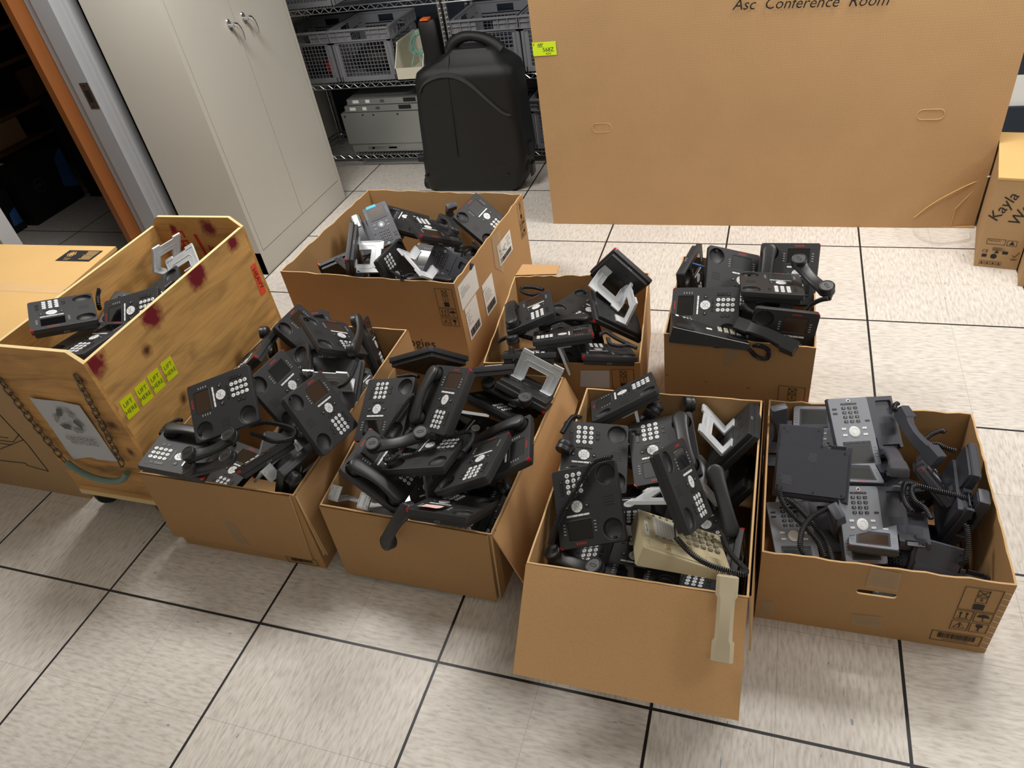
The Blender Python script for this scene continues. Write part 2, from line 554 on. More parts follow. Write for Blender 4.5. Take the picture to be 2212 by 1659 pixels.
# two black cartons with ring logos
ca = thing('carton', 'black carton with a round logo and blue mountain picture, inside dark doorway', 'box', (-5.57, 2.75, 0), 'black cartons in the dark room')
part(MB().box((-5.54, 2.515, 0), (-5.325, 2.985, 0.41)), 'body', 'carton_black', ca)
Mx = plane_frame((-5.325, 2.69, 0.225), (0, 1, 0), (0, 0, 1), 0.0015)
part(logo_ring(0, 0, 0.047, Mx), 'logo', 'ink_gray', ca)
part(MB().add([(-5.3235, 2.86, 0.135), (-5.3235, 2.983, 0.085), (-5.3235, 2.983, 0.385), (-5.3235, 2.90, 0.33)], [(0, 1, 2, 3)]), 'picture', 'picture_blue', ca)
part(MB().box((-5.62, 2.56, 0.411), (-5.46, 2.63, 0.413)), 'label', 'paper_white', ca)
cb = thing('carton', 'tall black carton with white outlet card low on its front, dark room', 'box', (-5.08, 3.2, 0), 'black cartons in the dark room')
part(MB().box((-5.26, 2.975, 0), (-4.72, 3.42, 0.74)), 'body', 'carton_black', cb)
part(logo_ring(0, 0, 0.06, plane_frame((-5.035, 2.975, 0.385), (1, 0, 0), (0, 0, 1), 0.0015)), 'logo', 'ink_gray', cb)
oc = MB()
oc.loft([rrect(-0.028, -0.034, 0.028, 0.034, 0.01, 4, 0), rrect(-0.028, -0.034, 0.028, 0.034, 0.01, 4, 0.003)], M=plane_frame((-4.985, 2.975, 0.112), (1, 0, 0), (0, 0, 1)))
part(oc, 'card', 'paper_white', cb)
cc = thing('carton', 'black carton with small blue picture at far left edge of dark room', 'box', (-5.6, 2.30, 0), 'black cartons in the dark room')
part(MB().box((-5.95, 2.05, 0), (-5.40, 2.49, 0.30)), 'body', 'carton_black', cc)
part(MB().add([(-5.3985, 2.40, 0.05), (-5.3985, 2.48, 0.05), (-5.3985, 2.48, 0.16), (-5.3985, 2.42, 0.14)], [(0, 1, 2, 3)]), 'picture', 'picture_blue', cc)
sh = thing('storage_shelf', 'brown wooden storage shelf in the dark room beyond the doorway', 'shelf', (-5.85, 3.3, 0))
sb = MB()
for z in (0.42, 0.62, 0.92, 1.12, 1.45):
    sb.box((-6.05, 2.52, z), (-5.55, 3.95, z + 0.025))
part(sb, 'board', 'shelf_wood', sh)
for y in (2.52, 3.1, 3.92):
    part(MB().box((-6.05, y, 0), (-5.56, y + 0.03, 1.8)), 'upright', 'black_matte', sh)
for lab, lo, hi, m in (('brown carton on the middle board of the dark room shelf', (-5.98, 3.2, 0.646), (-5.62, 3.55, 0.85), 'shelf_wood'),
                       ('small dark carton low on the dark room shelf', (-5.98, 2.75, 0.446), (-5.62, 3.02, 0.60), 'kraft_brown'),
                       ('dark carton on the high board of the dark room shelf', (-5.98, 2.65, 1.146), (-5.62, 3.05, 1.36), 'black_matte')):
    o = MB().box(lo, hi)
    t = thing('carton', lab, 'box', ((lo[0] + hi[0]) / 2, (lo[1] + hi[1]) / 2, lo[2]), 'cartons on the dark room shelf')
    part(o, 'body', m, t)
def catmull(P, seg=10):
    P = [Vector(p) for p in P]
    Q = [P[0] * 2 - P[1]] + P + [P[-1] * 2 - P[-2]]
    out = []
    for i in range(1, len(Q) - 2):
        a, b, c, d = Q[i - 1], Q[i], Q[i + 1], Q[i + 2]
        for k in range(seg):
            t = k / seg
            out.append(0.5 * ((2 * b) + (c - a) * t + (2 * a - 5 * b + 4 * c - d) * t * t + (3 * b - a - 3 * c + d) * t ** 3))
    out.append(P[-1])
    return out
wc = MB().tube(catmull([(-5.3, 3.30, 1.14), (-5.2, 3.14, 1.16), (-5.2, 3.12, 1.10), (-5.2, 3.163, 1.04), (-5.2, 3.237, 0.993)]), 0.006, 6)
wc.tube(catmull([(-5.3, 3.25, 1.24), (-5.2, 3.197, 1.13), (-5.2, 3.125, 1.04), (-5.2, 3.095, 0.926), (-5.2, 3.109, 0.816), (-5.2, 3.161, 0.754), (-5.2, 3.24, 0.74), (-5.3, 3.4, 0.75)]), 0.006, 6)
tag(wc.build('cable', 'cable_white', smooth=60), 'white cable loop hanging in the dark doorway', 'cable')

# ------------------------------------------------------------------ metal cabinet
cab = thing('metal_cabinet', 'tall putty grey two-door steel storage cabinet beside the doorway', 'cabinet', (-3.28, 2.46, 0))
X0, X1, Y0, Y1, ZT = -3.50, -3.05, 1.995, 2.945, 1.98
cm = MB()
cm.box((X0, Y0, 0.0), (X1, Y0 + 0.028, ZT)).box((X0, Y1 - 0.028, 0.0), (X1, Y1, ZT)).box((X0, Y0, 0.0), (X0 + 0.01, Y1, ZT))
cm.box((X0, Y0, ZT - 0.04), (X1, Y1, ZT)).box((X0, Y0, 0.0), (X1 - 0.001, Y1, 0.135)).box((X0, Y0 + 0.02, 0.10), (X1 - 0.03, Y1 - 0.02, ZT - 0.03), mi=1)
part(cm, 'body', ['cabinet_putty', 'gap_dark'], cab)
for (ya, yb, hy, sg) in ((Y0 + 0.031, 2.4600, 2.405, 1), (2.4635, Y1 - 0.031, 2.534, 1)):
    dr = MB().box((X1 - 0.022, ya, 0.1395), (X1 + 0.0005, yb, ZT - 0.045))
    d = part(dr, 'door', 'cabinet_putty', cab)
    hm = MB()
    Mh = Matrix.Translation((X1, hy, 1.195))
    ov = [(0.0, 0.016 * math.cos(a), 0.032 * math.sin(a)) for a in [2 * math.pi * i / 20 for i in range(20)]]
    hm.loft([[(0, y, z) for _, y, z in ov], [(0.006, y * 0.9, z * 0.9) for _, y, z in ov]], M=Mh)
    hm.cyl((0, 0), 0.010, 0.0, 0.034, 14, M=Mh @ Matrix.Rotation(math.pi / 2, 4, 'Y'))
    hm.tube([Mh @ Vector(p) for p in [(0.034, -0.004, 0.006), (0.040, 0.010, 0.0), (0.044, 0.022, -0.022), (0.042, 0.030, -0.05), (0.036, 0.035, -0.082)]], [0.009, 0.0095, 0.008, 0.007, 0.0055], 10)
    h = hm.build('handle', 'chrome', d, smooth=50)

# ------------------------------------------------------------------ wire shelving
def wire_unit(x0, x1, label):
    t = thing('wire_shelving', label, 'shelf', ((x0 + x1) / 2, 3.65, 0), 'chrome wire shelving along the back wall')
    ya, yb = 3.42, 3.87
    for x in (x0 + 0.012, x1 - 0.012):
        for y in (ya + 0.012, yb - 0.012):
            mb = MB().cyl((x, y), 0.0125, 0.0, 1.9, 12)
            for k in range(74):
                mb.lathe([(0.0125, k * 0.0254 + 0.02), (0.0138, k * 0.0254 + 0.023), (0.0138, k * 0.0254 + 0.031), (0.0125, k * 0.0254 + 0.034)], 10, (x, y), cap0=False, cap1=False)
            part(mb, 'post', 'wire_chrome', t, smooth=40)
    for z in (0.095, 0.575, 1.030):
        mb = MB()
        for y in (ya, yb):
            mb.rod((x0, y, z), (x1, y, z), 0.0035).rod((x0, y, z - 0.028), (x1, y, z - 0.028), 0.0035)
            n = int((x1 - x0) / 0.062)
            for k in range(n):
                xa = x0 + (x1 - x0) * k / n
                xm = x0 + (x1 - x0) * (k + 0.5) / n
                xb = x0 + (x1 - x0) * (k + 1) / n
                mb.rod((xa, y, z), (xm, y, z - 0.028), 0.0025, 4).rod((xm, y, z - 0.028), (xb, y, z), 0.0025, 4)
        for x in (x0, x1):
            mb.rod((x, ya, z), (x, yb, z), 0.0035).rod((x, ya, z - 0.028), (x, yb, z - 0.028), 0.003)
        n = int((x1 - x0) / 0.0235)
        for k in range(n + 1):
            x = x0 + (x1 - x0) * k / n
            mb.rod((x, ya, z + 0.003), (x, yb, z + 0.003), 0.002, 4)
        for y in (ya + 0.15, ya + 0.30):
            mb.rod((x0, y, z - 0.002), (x1, y, z - 0.002), 0.003, 4)
        part(mb, 'shelf', 'wire_chrome', t)
    return t
wire_unit(-3.57, -2.348, 'chrome wire shelving between the grey cabinet and the black case')
wire_unit(-2.334, -1.10, 'chrome wire shelving partly hidden behind the huge flat carton')

# ------------------------------------------------------------------ crates
def crate(x0, x1, z0, label, y0=3.44, y1=3.86, h=0.315):
    t = thing('plastic_crate', label, 'crate', ((x0 + x1) / 2, (y0 + y1) / 2, z0), 'grey mesh crates on the wire shelves')
    mb = MB()
    r = 0.012
    cw = 0.045
    mb.box((x0 + .01, y0 + .01, z0), (x1 - .01, y1 - .01, z0 + 0.006))
    zb, zt = z0 + 0.03, z0 + h - 0.085
    def side(a, b, nrm):
        a = Vector(a); b = Vector(b); d = (b - a); L = d.length; d.normalize(); n = Vector(nrm)
        M = Matrix((d, Vector((0, 0, 1)), -n)).transposed().to_4x4()
        M.translation = a
        H = h
        mb.box((0.012, 0, 0), (L - 0.012, zb - z0, 0.006), M)
        mb.box((0, 0, 0.004), (cw, H - 0.06, 0.018), M)
        mb.box((L - cw, 0, 0.004), (L, H - 0.06, 0.018), M)
        mb.box((0, zt - z0, 0), (L, H - 0.066, 0.004), M)
        # rim: flange, lower lip and ribs, with a hand hole in the middle
        mb.box((-0.004, H - 0.010, -0.010), (L + 0.004, H, 0.006), M)
        mb.box((-0.004, H - 0.072, -0.008), (L + 0.004, H - 0.064, 0.004), M)
        m0, m1 = L * 0.5 - 0.055, L * 0.5 + 0.055
        mb.box((0, H - 0.066, 0.002), (m0, H - 0.008, 0.006), M)
        mb.box((m1, H - 0.066, 0.002), (L, H - 0.008, 0.006), M)
        mb.box((m0, H - 0.020, 0.002), (m1, H - 0.008, 0.006), M)
        k = 0
        nr = max(3, int(L / 0.058))
        for k in range(nr + 1):
            xx = L * k / nr
            if m0 < xx < m1:
                continue
            mb.box((xx - 0.0015, H - 0.066, -0.009), (xx + 0.0015, H - 0.008, 0.004), M)
        mb.box((0, H - 0.038, -0.006), (m0, H - 0.035, 0.004), M)
        mb.box((m1, H - 0.038, -0.006), (L, H - 0.035, 0.004), M)
        nx = int((L - 2 * cw) / 0.0235)
        for k in range(1, nx):
            xx = cw + (L - 2 * cw) * k / nx
            mb.box((xx - 0.0014, zb - z0, 0.0015), (xx + 0.0014, zt - z0, 0.0045), M)
        nz = int((zt - zb) / 0.0205)
        for k in range(1, nz):
            zz = (zb - z0) + (zt - zb) * k / nz
            mb.box((cw, zz - 0.0014, 0.0015), (L - cw, zz + 0.0014, 0.0045), M)
    side((x0, y0, z0), (x1, y0, z0), (0, -1, 0))
    side((x1, y0, z0), (x1, y1, z0), (1, 0, 0))
    side((x1, y1, z0), (x0, y1, z0), (0, 1, 0))
    side((x0, y1, z0), (x0, y0, z0), (-1, 0, 0))
    for (cx, cy) in ((x0, y0), (x1, y0), (x1, y1), (x0, y1)):
        sx = 1 if cx == x0 else -1
        sy = 1 if cy == y0 else -1
        mb.prism([(cx, cy + sy * 0.022), (cx + sx * 0.022, cy), (cx + sx * 0.03, cy + sy * 0.006), (cx + sx * 0.006, cy + sy * 0.03)], z0, z0 + h - 0.06)
    part(mb, 'body', 'crate_gray', t)
    return t
crate(-3.545, -3.160, 0.582, 'grey mesh crate beside the steel cabinet, holding dark and red bags')
crate(-3.148, -2.735, 0.582, 'wide grey mesh crate left of the cream parts bin')
crate(-2.305, -1.890, 0.582, 'grey mesh crate on the middle shelf behind the black case handle')
crate(-1.880, -1.490, 0.582, 'grey mesh crate on the middle shelf against the huge carton edge')
crate(-2.305, -1.888, 0.102, 'grey mesh crate on the bottom shelf right of the black case')
crate(-1.880, -1.490, 0.102, 'grey mesh crate on the bottom shelf against the huge carton edge')
crate(-3.50, -3.05, 1.037, 'grey mesh crate on the top shelf above the wide crate')
for lab, c, s, m in (('dark cloth bag inside the crate beside the cabinet', (-3.37, 3.64, 0.70), (0.14, 0.15, 0.11), 'black_matte'),
                     ('red bag inside the crate beside the cabinet', (-3.235, 3.58, 0.66), (0.06, 0.10, 0.07), 'lamp_red'),
                     ('dark equipment bag inside the wide mesh crate', (-2.94, 3.66, 0.68), (0.16, 0.16, 0.09), 'black_matte')):
    mb = MB()
    rnd = random.Random(lab)
    loops = []
    for k in range(1, 8):
        a = math.pi * k / 8
        loops.append([(c[0] + s[0] * math.sin(a) * math.cos(b) * (1 + rnd.uniform(-.12, .08)), c[1] + s[1] * math.sin(a) * math.sin(b) * (1 + rnd.uniform(-.12, .08)), c[2] - s[2] * math.cos(a)) for b in [2 * math.pi * i / 14 for i in range(14)]])
    mb.loft(loops)
    tag(mb.build('bag', m, smooth=70), lab, 'bag', 'bags in the mesh crates')
# cream parts bin with teal cable
bn = thing('parts_bin', 'cream plastic open-front parts bin on the middle wire shelf', 'bin', (-2.62, 3.60, 0.582))
x0, x1, y0, y1, z0 = -2.722, -2.525, 3.40, 3.78, 0.582
bm_ = MB()
bm_.box((x0, y0, z0), (x1, y1, z0 + 0.008)).box((x0, y1 - .008, z0), (x1, y1, z0 + 0.20))
bm_.box((x0, y0, z0), (x1, y0 + 0.006, z0 + 0.075))
for xx in (x0, x1 - 0.006):
    pl = [(y0, z0), (y1, z0), (y1, z0 + 0.20), (y0 + 0.10, z0 + 0.20), (y0, z0 + 0.075)]
    bm_.loft([[(xx, y, z) for y, z in pl], [(xx + 0.006, y, z) for y, z in pl]])
bm_.box((x0 - 0.005, y0 + 0.10, z0 + 0.192), (x0 + 0.008, y1, z0 + 0.204)).box((x1 - 0.008, y0 + 0.10, z0 + 0.192), (x1 + 0.005, y1, z0 + 0.204))
part(bm_, 'body', 'bin_cream', bn)
tc_ = MB()
rnd = random.Random(3)
for k in range(7):
    c = Vector((-2.585 + rnd.uniform(-.012, .012), 3.56 + rnd.uniform(-.03, .03), 0.745 + rnd.uniform(-.03, .03)))
    ax = rnd.uniform(-0.5, 0.5)
    R_ = Matrix.Rotation(ax, 3, 'Z') @ Matrix.Rotation(rnd.uniform(0.7, 1.3), 3, 'X')
    tc_.tube([c + R_ @ Vector((0.058 * math.cos(a), 0.07 * math.sin(a), 0)) for a in [2 * math.pi * i / 28 for i in range(28)]], 0.0022, 6, closed=True)
tc_.tube(catmull([(-2.60, 3.50, 0.74), (-2.62, 3.45, 0.66), (-2.63, 3.46, 0.595)]), 0.0022, 6).tube(catmull([(-2.575, 3.50, 0.74), (-2.56, 3.45, 0.67), (-2.545, 3.46, 0.6)]), 0.0022, 6)
tag(tc_.build('cable_coil', 'cable_teal', smooth=60), 'teal fibre cable coil heaped in the cream parts bin', 'cable')
bc_ = thing('hard_case', 'slim upright black hard case with orange tag beside the parts bin', 'case', (-2.455, 3.5, 0.582))
part(MB().loft([rrect(-2.515, 3.41, -2.400, 3.62, 0.02, 4, z) for z in (0.582, 0.60, 0.78, 0.785, 0.90)] + [rrect(-2.507, 3.42, -2.408, 3.61, 0.015, 4, 0.915)]), 'body', 'case_black', bc_, smooth=40)
part(MB().box((-2.487, 3.405, 0.916), (-2.437, 3.46, 0.925)), 'tag', 'orange_tag', bc_)
# servers on the bottom shelf
def chassis(lab, lo, hi, extras):
    t = thing('server_chassis', lab, 'server', ((lo[0] + hi[0]) / 2, (lo[1] + hi[1]) / 2, lo[2]), 'steel chassis stacked on the bottom shelf')
    part(MB().box(lo, hi), 'body', 'steel_sheet', t)
    e = MB()
    for (x, z, w, h, mi) in extras:
        e.box((x - w / 2, lo[1] - 0.0012, z - h / 2), (x + w / 2, lo[1] + 0.001, z + h / 2), mi=mi)
    if extras:
        part(e, 'fittings', ['paper_white', 'ink_black', 'wire_chrome'], t)
chassis('large plain steel chassis on the bottom wire shelf', (-3.225, 3.44, 0.165), (-2.62, 3.84, 0.375), [(-3.20, .355, .012, .012, 1), (-3.06, .362, .012, .010, 1), (-2.98, .360, .012, .010, 1), (-2.80, .36, .012, .01, 1)])
chassis('slim steel chassis under the large plain chassis', (-3.21, 3.45, 0.104), (-2.62, 3.84, 0.160), [(-2.95, .130, .28, .022, 2), (-3.05, .130, .02, .012, 1), (-2.90, .13, .06, .012, 1)])
chassis('lower of two thin steel chassis lying on the large one', (-3.19, 3.45, 0.380), (-2.62, 3.84, 0.418), [(-3.13, .40, .045, .02, 0), (-3.04, .40, .03, .02, 0), (-2.94, .402, .03, .018, 2), (-2.74, .402, .09, .026, 1)])
chassis('topmost thin steel chassis of the bottom shelf stack', (-3.165, 3.46, 0.423), (-2.62, 3.84, 0.460), [(-3.10, .444, .045, .02, 0), (-3.01, .444, .03, .02, 0), (-2.90, .444, .03, .018, 2), (-2.70, .444, .09, .026, 1)])
rl = MB().box((-3.17, 3.475, 0.0), (-2.62, 3.505, 0.022)).box((-3.16, 3.470, 0.004), (-2.70, 3.475, 0.018)).cyl((-3.17, 3.49), 0.016, 0.0, 0.026, 10)
tag(rl.build('rail', 'steel_sheet'), 'front steel mounting rail on the floor under wire shelf', 'rail', 'rails on the floor under the shelf')
tag(MB().box((-3.45, 3.54, 0.0), (-2.62, 3.575, 0.022)).build('rail', 'stand_gray'), 'rear dark mounting rail on the floor under wire shelf', 'rail', 'rails on the floor under the shelf')

# ------------------------------------------------------------------ black rolling case
sc_ = thing('rolling_case', 'tall black moulded rolling case with top handle, before the wire shelves', 'case', (-2.15, 3.16, 0))
def rr(x0, x1, y0, y1, r, z):
    return rrect(x0, y0, x1, y1, r, 5, z)
L_ = [(-2.485, -1.885, 3.045, 3.30, .05, 0.0), (-2.505, -1.865, 3.03, 3.31, .06, 0.03), (-2.505, -1.835, 3.025, 3.315, .06, 0.10), (-2.498, -1.808, 3.025, 3.315, .07, 0.215),
      (-2.492, -1.806, 3.03, 3.31, .07, 0.225), (-2.470, -1.815, 3.03, 3.31, .07, 0.46), (-2.440, -1.822, 3.03, 3.31, .07, 0.68), (-2.425, -1.832, 3.035, 3.305, .07, 0.715), (-2.37, -1.862, 3.06, 3.29, .06, 0.745),
      (-2.29, -1.90, 3.09, 3.27, .05, 0.772), (-2.235, -1.93, 3.10, 3.25, .045, 0.80), (-2.21, -1.955, 3.11, 3.24, .04, 0.82)]
part(MB().loft([rr(*a) for a in L_]), 'body', 'case_black', sc_, smooth=50)
hp = catmull([(-2.225, 3.17, 0.80), (-2.19, 3.17, 0.845), (-2.12, 3.17, 0.872), (-2.04, 3.17, 0.865), (-1.97, 3.17, 0.835), (-1.915, 3.17, 0.785)], 6)
part(MB().tube(hp, [0.026 + 0.012 * abs(2 * i / (len(hp) - 1) - 1) for i in range(len(hp))], 12), 'handle', 'case_black', sc_, smooth=60)
rg = catmull([(-2.40, 3.030, 0.62), (-2.36, 3.029, 0.672), (-2.27, 3.028, 0.707), (-2.17, 3.028, 0.705), (-2.08, 3.028, 0.655), (-1.99, 3.028, 0.565), (-1.91, 3.028, 0.490), (-1.86, 3.029, 0.470)], 8)
rm = MB()
wv = lambda i: 0.009 * math.sin(math.pi * (i + 0.6) / (len(rg) + 0.2)) + 0.002
for i in range(len(rg) - 1):
    a, b = rg[i], rg[i + 1]
    rm.add([(a.x, 3.020, a.z - wv(i)), (b.x, 3.020, b.z - wv(i + 1)), (b.x, 3.020, b.z + wv(i + 1)), (a.x, 3.020, a.z + wv(i)), (a.x, 3.034, a.z - wv(i) - .003), (b.x, 3.034, b.z - wv(i + 1) - .003), (b.x, 3.034, b.z + wv(i + 1) + .003), (a.x, 3.034, a.z + wv(i) + .003)], [(0, 1, 2, 3), (4, 5, 1, 0), (3, 2, 6, 7)])
part(rm, 'trim_ridge', 'case_ridge', sc_)
part(MB().tube([(-2.205, 3.100, 0.80), (-2.205, 3.058, 0.745), (-2.206, 3.030, 0.70), (-2.238, 3.026, 0.235)], 0.003, 6), 'seam', 'black_matte', sc_)
for yy in (3.02,):
    for xx in (-2.475, -1.935):
        part(MB().cyl((0, 0), 0.010, 0, 0.012, 12, M=Matrix.Translation((xx, 3.030, 0.115)) @ Matrix.Rotation(math.pi / 2, 4, 'X')), 'screw_hole', 'black_matte', sc_)
for z in (0.07, 0.20):
    lm_ = MB().loft([[(-1.812, 3.09, z), (-1.812, 3.16, z), (-1.812, 3.16, z + 0.085), (-1.812, 3.09, z + 0.085)], [(-1.795, 3.10, z + .01), (-1.795, 3.15, z + .01), (-1.795, 3.15, z + 0.075), (-1.795, 3.10, z + 0.075)]])
    part(lm_, 'latch', 'phone_black_glossy', sc_)
part(MB().text('4', 0.05, M=plane_frame((-1.812, 3.12, 0.42), (0, 1, 0), (0.05, 0, 1), 0.003)), 'number', 'case_ridge', sc_)
part(MB().cyl((0, 0), 0.035, 0, 0.05, 18, M=Matrix.Translation((-2.525, 3.10, 0.035)) @ Matrix.Rotation(math.pi / 2, 4, 'Y')), 'wheel', 'black_matte', sc_, smooth=40)
part(MB().cyl((0, 0), 0.026, 0, 0.05, 14, M=Matrix.Translation((-2.535, 3.10, 0.200)) @ Matrix.Rotation(math.pi / 2, 4, 'Y')), 'pull_bar_end', 'black_matte', sc_, smooth=40)

# ------------------------------------------------------------------ huge flat carton
tv = thing('flat_carton', 'huge flat brown carton standing on edge along the back of the room', 'box', (-0.52, 2.73, 0))
tm = MB()
nX, nZ = 24, 12
Xa, Xb, Za, Zb, Yf = -1.556, 0.500, 0.0, 1.30, 2.630
def tvx(u, v):
    x = Xa + (Xb - Xa) * u
    z = Za + (Zb - Za) * v
    y = Yf - 0.012 * math.sin(math.pi * u) * math.sin(math.pi * min(1, v * 1.1)) + 0.02 * max(0, (u - .86) / .14) ** 2 * max(0, (0.25 - v) / .25)
    return (x, y, z)
pts = [tvx(i / nX, j / nZ) for j in range(nZ + 1) for i in range(nX + 1)]
tm.add(pts, [(j * (nX + 1) + i, j * (nX + 1) + i + 1, (j + 1) * (nX + 1) + i + 1, (j + 1) * (nX + 1) + i) for j in range(nZ) for i in range(nX)])
tm.box((Xa, Yf + 0.004, 0), (Xa + 0.006, Yf + 0.20, Zb)).box((Xb - 0.006, Yf + 0.022, 0), (Xb, Yf + 0.20, Zb)).box((Xa, Yf + 0.194, 0), (Xb, Yf + 0.20, Zb)).box((Xa, Yf + .004, Zb - 0.006), (Xb, Yf + 0.20, Zb)).box((Xa, Yf + .004, 0), (Xb, Yf + 0.20, 0.006))
part(tm, 'body', 'kraft_tv', tv)
yl = MB()
My = plane_frame((-1.502, 2.6275, 0.926), (1, 0, 0), (0, 0, 1), 0.0015)
yl.box((-0.056, -0.031, -0.0005), (0.061, 0.031, 0.0005), My, mi=0)
My2 = My @ Matrix.Translation((0, 0, 0.001))
yl.text('ABF', 0.017, My2 @ Matrix.Translation((-0.018, 0.019, 0)), 1, shear=0.3).text('F', 0.017, My2 @ Matrix.Translation((-0.050, 0.019, 0)), 1, shear=0.3)
yl.text('568Z', 0.026, My2 @ Matrix.Translation((0.021, -0.005, 0)), 1).text('KDX', 0.013, My2 @ Matrix.Translation((0.021, -0.023, 0)), 1)
yl.box((-0.030, 0.0095, 0), (-0.004, 0.011, 0.0005), My2, 1)
part(yl, 'shipping_label', ['sticker_yellow', 'ink_black'], tv)
hw = MB()
Mw = plane_frame((-0.335, 2.6175, 1.040), (1, 0, -0.045), (0, 0, 1), 0.0015)
hw.text('Asc  Conference  Room', 0.062, Mw, shear=0.25).text('for', 0.05, Mw @ Matrix.Translation((-0.25, 0.075, 0)), shear=0.25)
part(hw, 'handwriting', 'ink_black', tv)
hc = MB()
for (cx, cz, w) in ((-1.245, 0.537, 0.095), (0.212, 0.552, 0.105)):
    p = [(q[0], 2.6235, q[1]) for q in rrect(cx - w / 2, cz - 0.022, cx + w / 2, cz + 0.022, 0.021, 6)]
    hc.tube(p, 0.0012, 4, closed=True)
part(hc, 'hand_hole_outline', 'kraft_pale', tv)
cre = MB().tube(catmull([(0.495, 2.640, 0.252), (0.40, 2.628, 0.205), (0.30, 2.626, 0.13), (0.235, 2.628, 0.055)]), 0.0022, 4).tube([(0.495, 2.640, 0.25), (0.40, 2.632, 0.10), (0.40, 2.636, 0.01)], 0.0016, 4)
part(cre, 'crease', 'kraft_pale', tv)
part(MB().cyl((0, 0), 0.007, 0, 0.004, 8, M=Matrix.Translation((0.500, 2.636, 0.256))), 'torn_fleck', 'paper_white', tv)

# ------------------------------------------------------------------ brown carton with handwriting, right
rbx = thing('brown_carton', 'brown carton with name handwritten up its front, right edge of photo', 'box', (0.65, 2.52, 0))
rm_ = MB()
fl_, fr_, br_, bl_ = (0.449, 2.290), (0.612, 2.262), (0.90, 2.70), (0.455, 2.78)
fl_, fr_ = (0.449, 2.290), (0.606, 2.263)
bl_, br_ = (0.529, 2.755), (0.684, 2.730)
rm_.prism([fl_, fr_, br_, bl_], 0, 0.405)
part(rm_, 'body', 'kraft_brown', rbx)
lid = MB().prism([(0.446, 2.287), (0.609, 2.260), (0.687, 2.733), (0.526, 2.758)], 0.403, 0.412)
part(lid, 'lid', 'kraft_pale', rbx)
nb = Vector((0.98, -0.17, 0)).normalized()
Mk = plane_frame((0.449, 2.290, 0), nb, (0, 0, 1), 0.0012)
kw = MB()
kw.text('Kayla', 0.062, Mk @ Matrix.Translation((0.045, 0.285, 0)) @ Matrix.Rotation(1.15, 4, 'Z'), shear=0.1)
kw.text('West', 0.062, Mk @ Matrix.Translation((0.118, 0.275, 0)) @ Matrix.Rotation(1.25, 4, 'Z'), shear=0.1)
part(kw, 'handwriting', 'ink_black', rbx)
pm = MB()
def frame2(mb, x0, y0, x1, y1, t, M, mi=None):
    mb.box((x0, y0, 0), (x1, y0 + t, .0003), M, mi).box((x0, y1 - t, 0), (x1, y1, .0003), M, mi).box((x0, y0, 0), (x0 + t, y1, .0003), M, mi).box((x1 - t, y0, 0), (x1, y1, .0003), M, mi)
frame2(pm, 0.022, 0.112, 0.090, 0.138, 0.0015, Mk)
frame2(pm, 0.096, 0.110, 0.132, 0.136, 0.0015, Mk)
pm.text('Repurpose', 0.010, Mk @ Matrix.Translation((0.05, 0.13, 0)))
pm.add([(0.104, 0.116, 0), (0.124, 0.116, 0), (0.114, 0.133, 0)], [(0, 1, 2)], Mk)
pm.text('CE', 0.02, Mk @ Matrix.Translation((0.026, 0.078, 0)))
pm.add([(0.06, 0.072, 0), (0.078, 0.072, 0), (0.069, 0.086, 0)], [(0, 1, 2)], Mk)
pm.box((0.09, 0.070, 0), (0.11, 0.083, .0003), Mk).box((0.018, 0.05, 0), (0.036, 0.064, .0003), Mk)
pm.lathe([(0.012, 0), (0.012, 0.0003)], 12, (0.062, 0.056), Mk)
for k in range(4):
    x = 0.016 + 0.021 * k
    frame2(pm, x, 0.014, x + 0.018, 0.032, 0.001, Mk)
    pm.add([(x + .004, .018, 0), (x + .014, .018, 0), (x + .009, .029, 0)], [(0, 1, 2)], Mk)
for k in range(6):
    pm.box((0.05, 0.098 - 0.003 * k, 0), (0.05 + random.uniform(.03, .06), 0.0988 - 0.003 * k, .0003), Mk)
pm.box((0.125, 0.05, 0), (0.15, 0.0515, .0003), Mk).box((0.125, 0.045, 0), (0.145, 0.0465, .0003), Mk)
pm.tube([Mk @ Vector(p) for p in ((0.128, 0.068, 0), (0.136, 0.058, 0), (0.150, 0.084, 0))], 0.0012, 4)
part(pm, 'printed_marks', 'ink_black', rbx)
hh = MB().loft([[(q[0], q[1], 0.4124) for q in rrect(0.575, 2.40, 0.640, 2.452, 0.024, 5)], [(q[0], q[1], 0.4128) for q in rrect(0.575, 2.40, 0.640, 2.452, 0.024, 5)]])
part(hh, 'hand_hole', 'black_matte', rbx)
r2b = thing('brown_carton', 'corner of a second brown carton at the lower right edge', 'box', (0.80, 2.35, 0))
part(MB().prism([(0.588, 2.134), (0.95, 2.07), (1.03, 2.52), (0.668, 2.58)], 0, 0.17), 'body', 'kraft_brown', r2b)
st_ = catmull([(0.235, 2.600, 0.012), (0.25, 2.53, 0.012), (0.305, 2.472, 0.012), (0.38, 2.478, 0.012), (0.46, 2.52, 0.012), (0.475, 2.60, 0.012)], 8)
sm = MB()
for i in range(len(st_) - 1):
    a, b = st_[i], st_[i + 1]
    sm.add([(a.x, a.y, 0.002), (b.x, b.y, 0.002), (b.x + .004, b.y - .004, 0.016), (a.x + .004, a.y - .004, 0.016)], [(0, 1, 2, 3)])
tag(sm.build('plastic_strap', 'strap_clear'), 'clear plastic strap looped on the floor below the huge carton', 'strap')
wcab = thing('side_cabinet', 'white-fronted cabinet on navy base behind the huge carton', 'cabinet', (1.2, 3.7, 0))
part(MB().box((0.70, 3.72, 0.17), (1.8, 3.95, 0.33)), 'panel', 'paper_white', wcab)
part(MB().box((0.70, 3.70, 0), (1.8, 3.95, 0.168)), 'base', 'wall_navy', wcab)
part(MB().box((0.70, 3.74, 0.332), (1.8, 3.95, 0.7)), 'body', 'wall_navy', wcab)

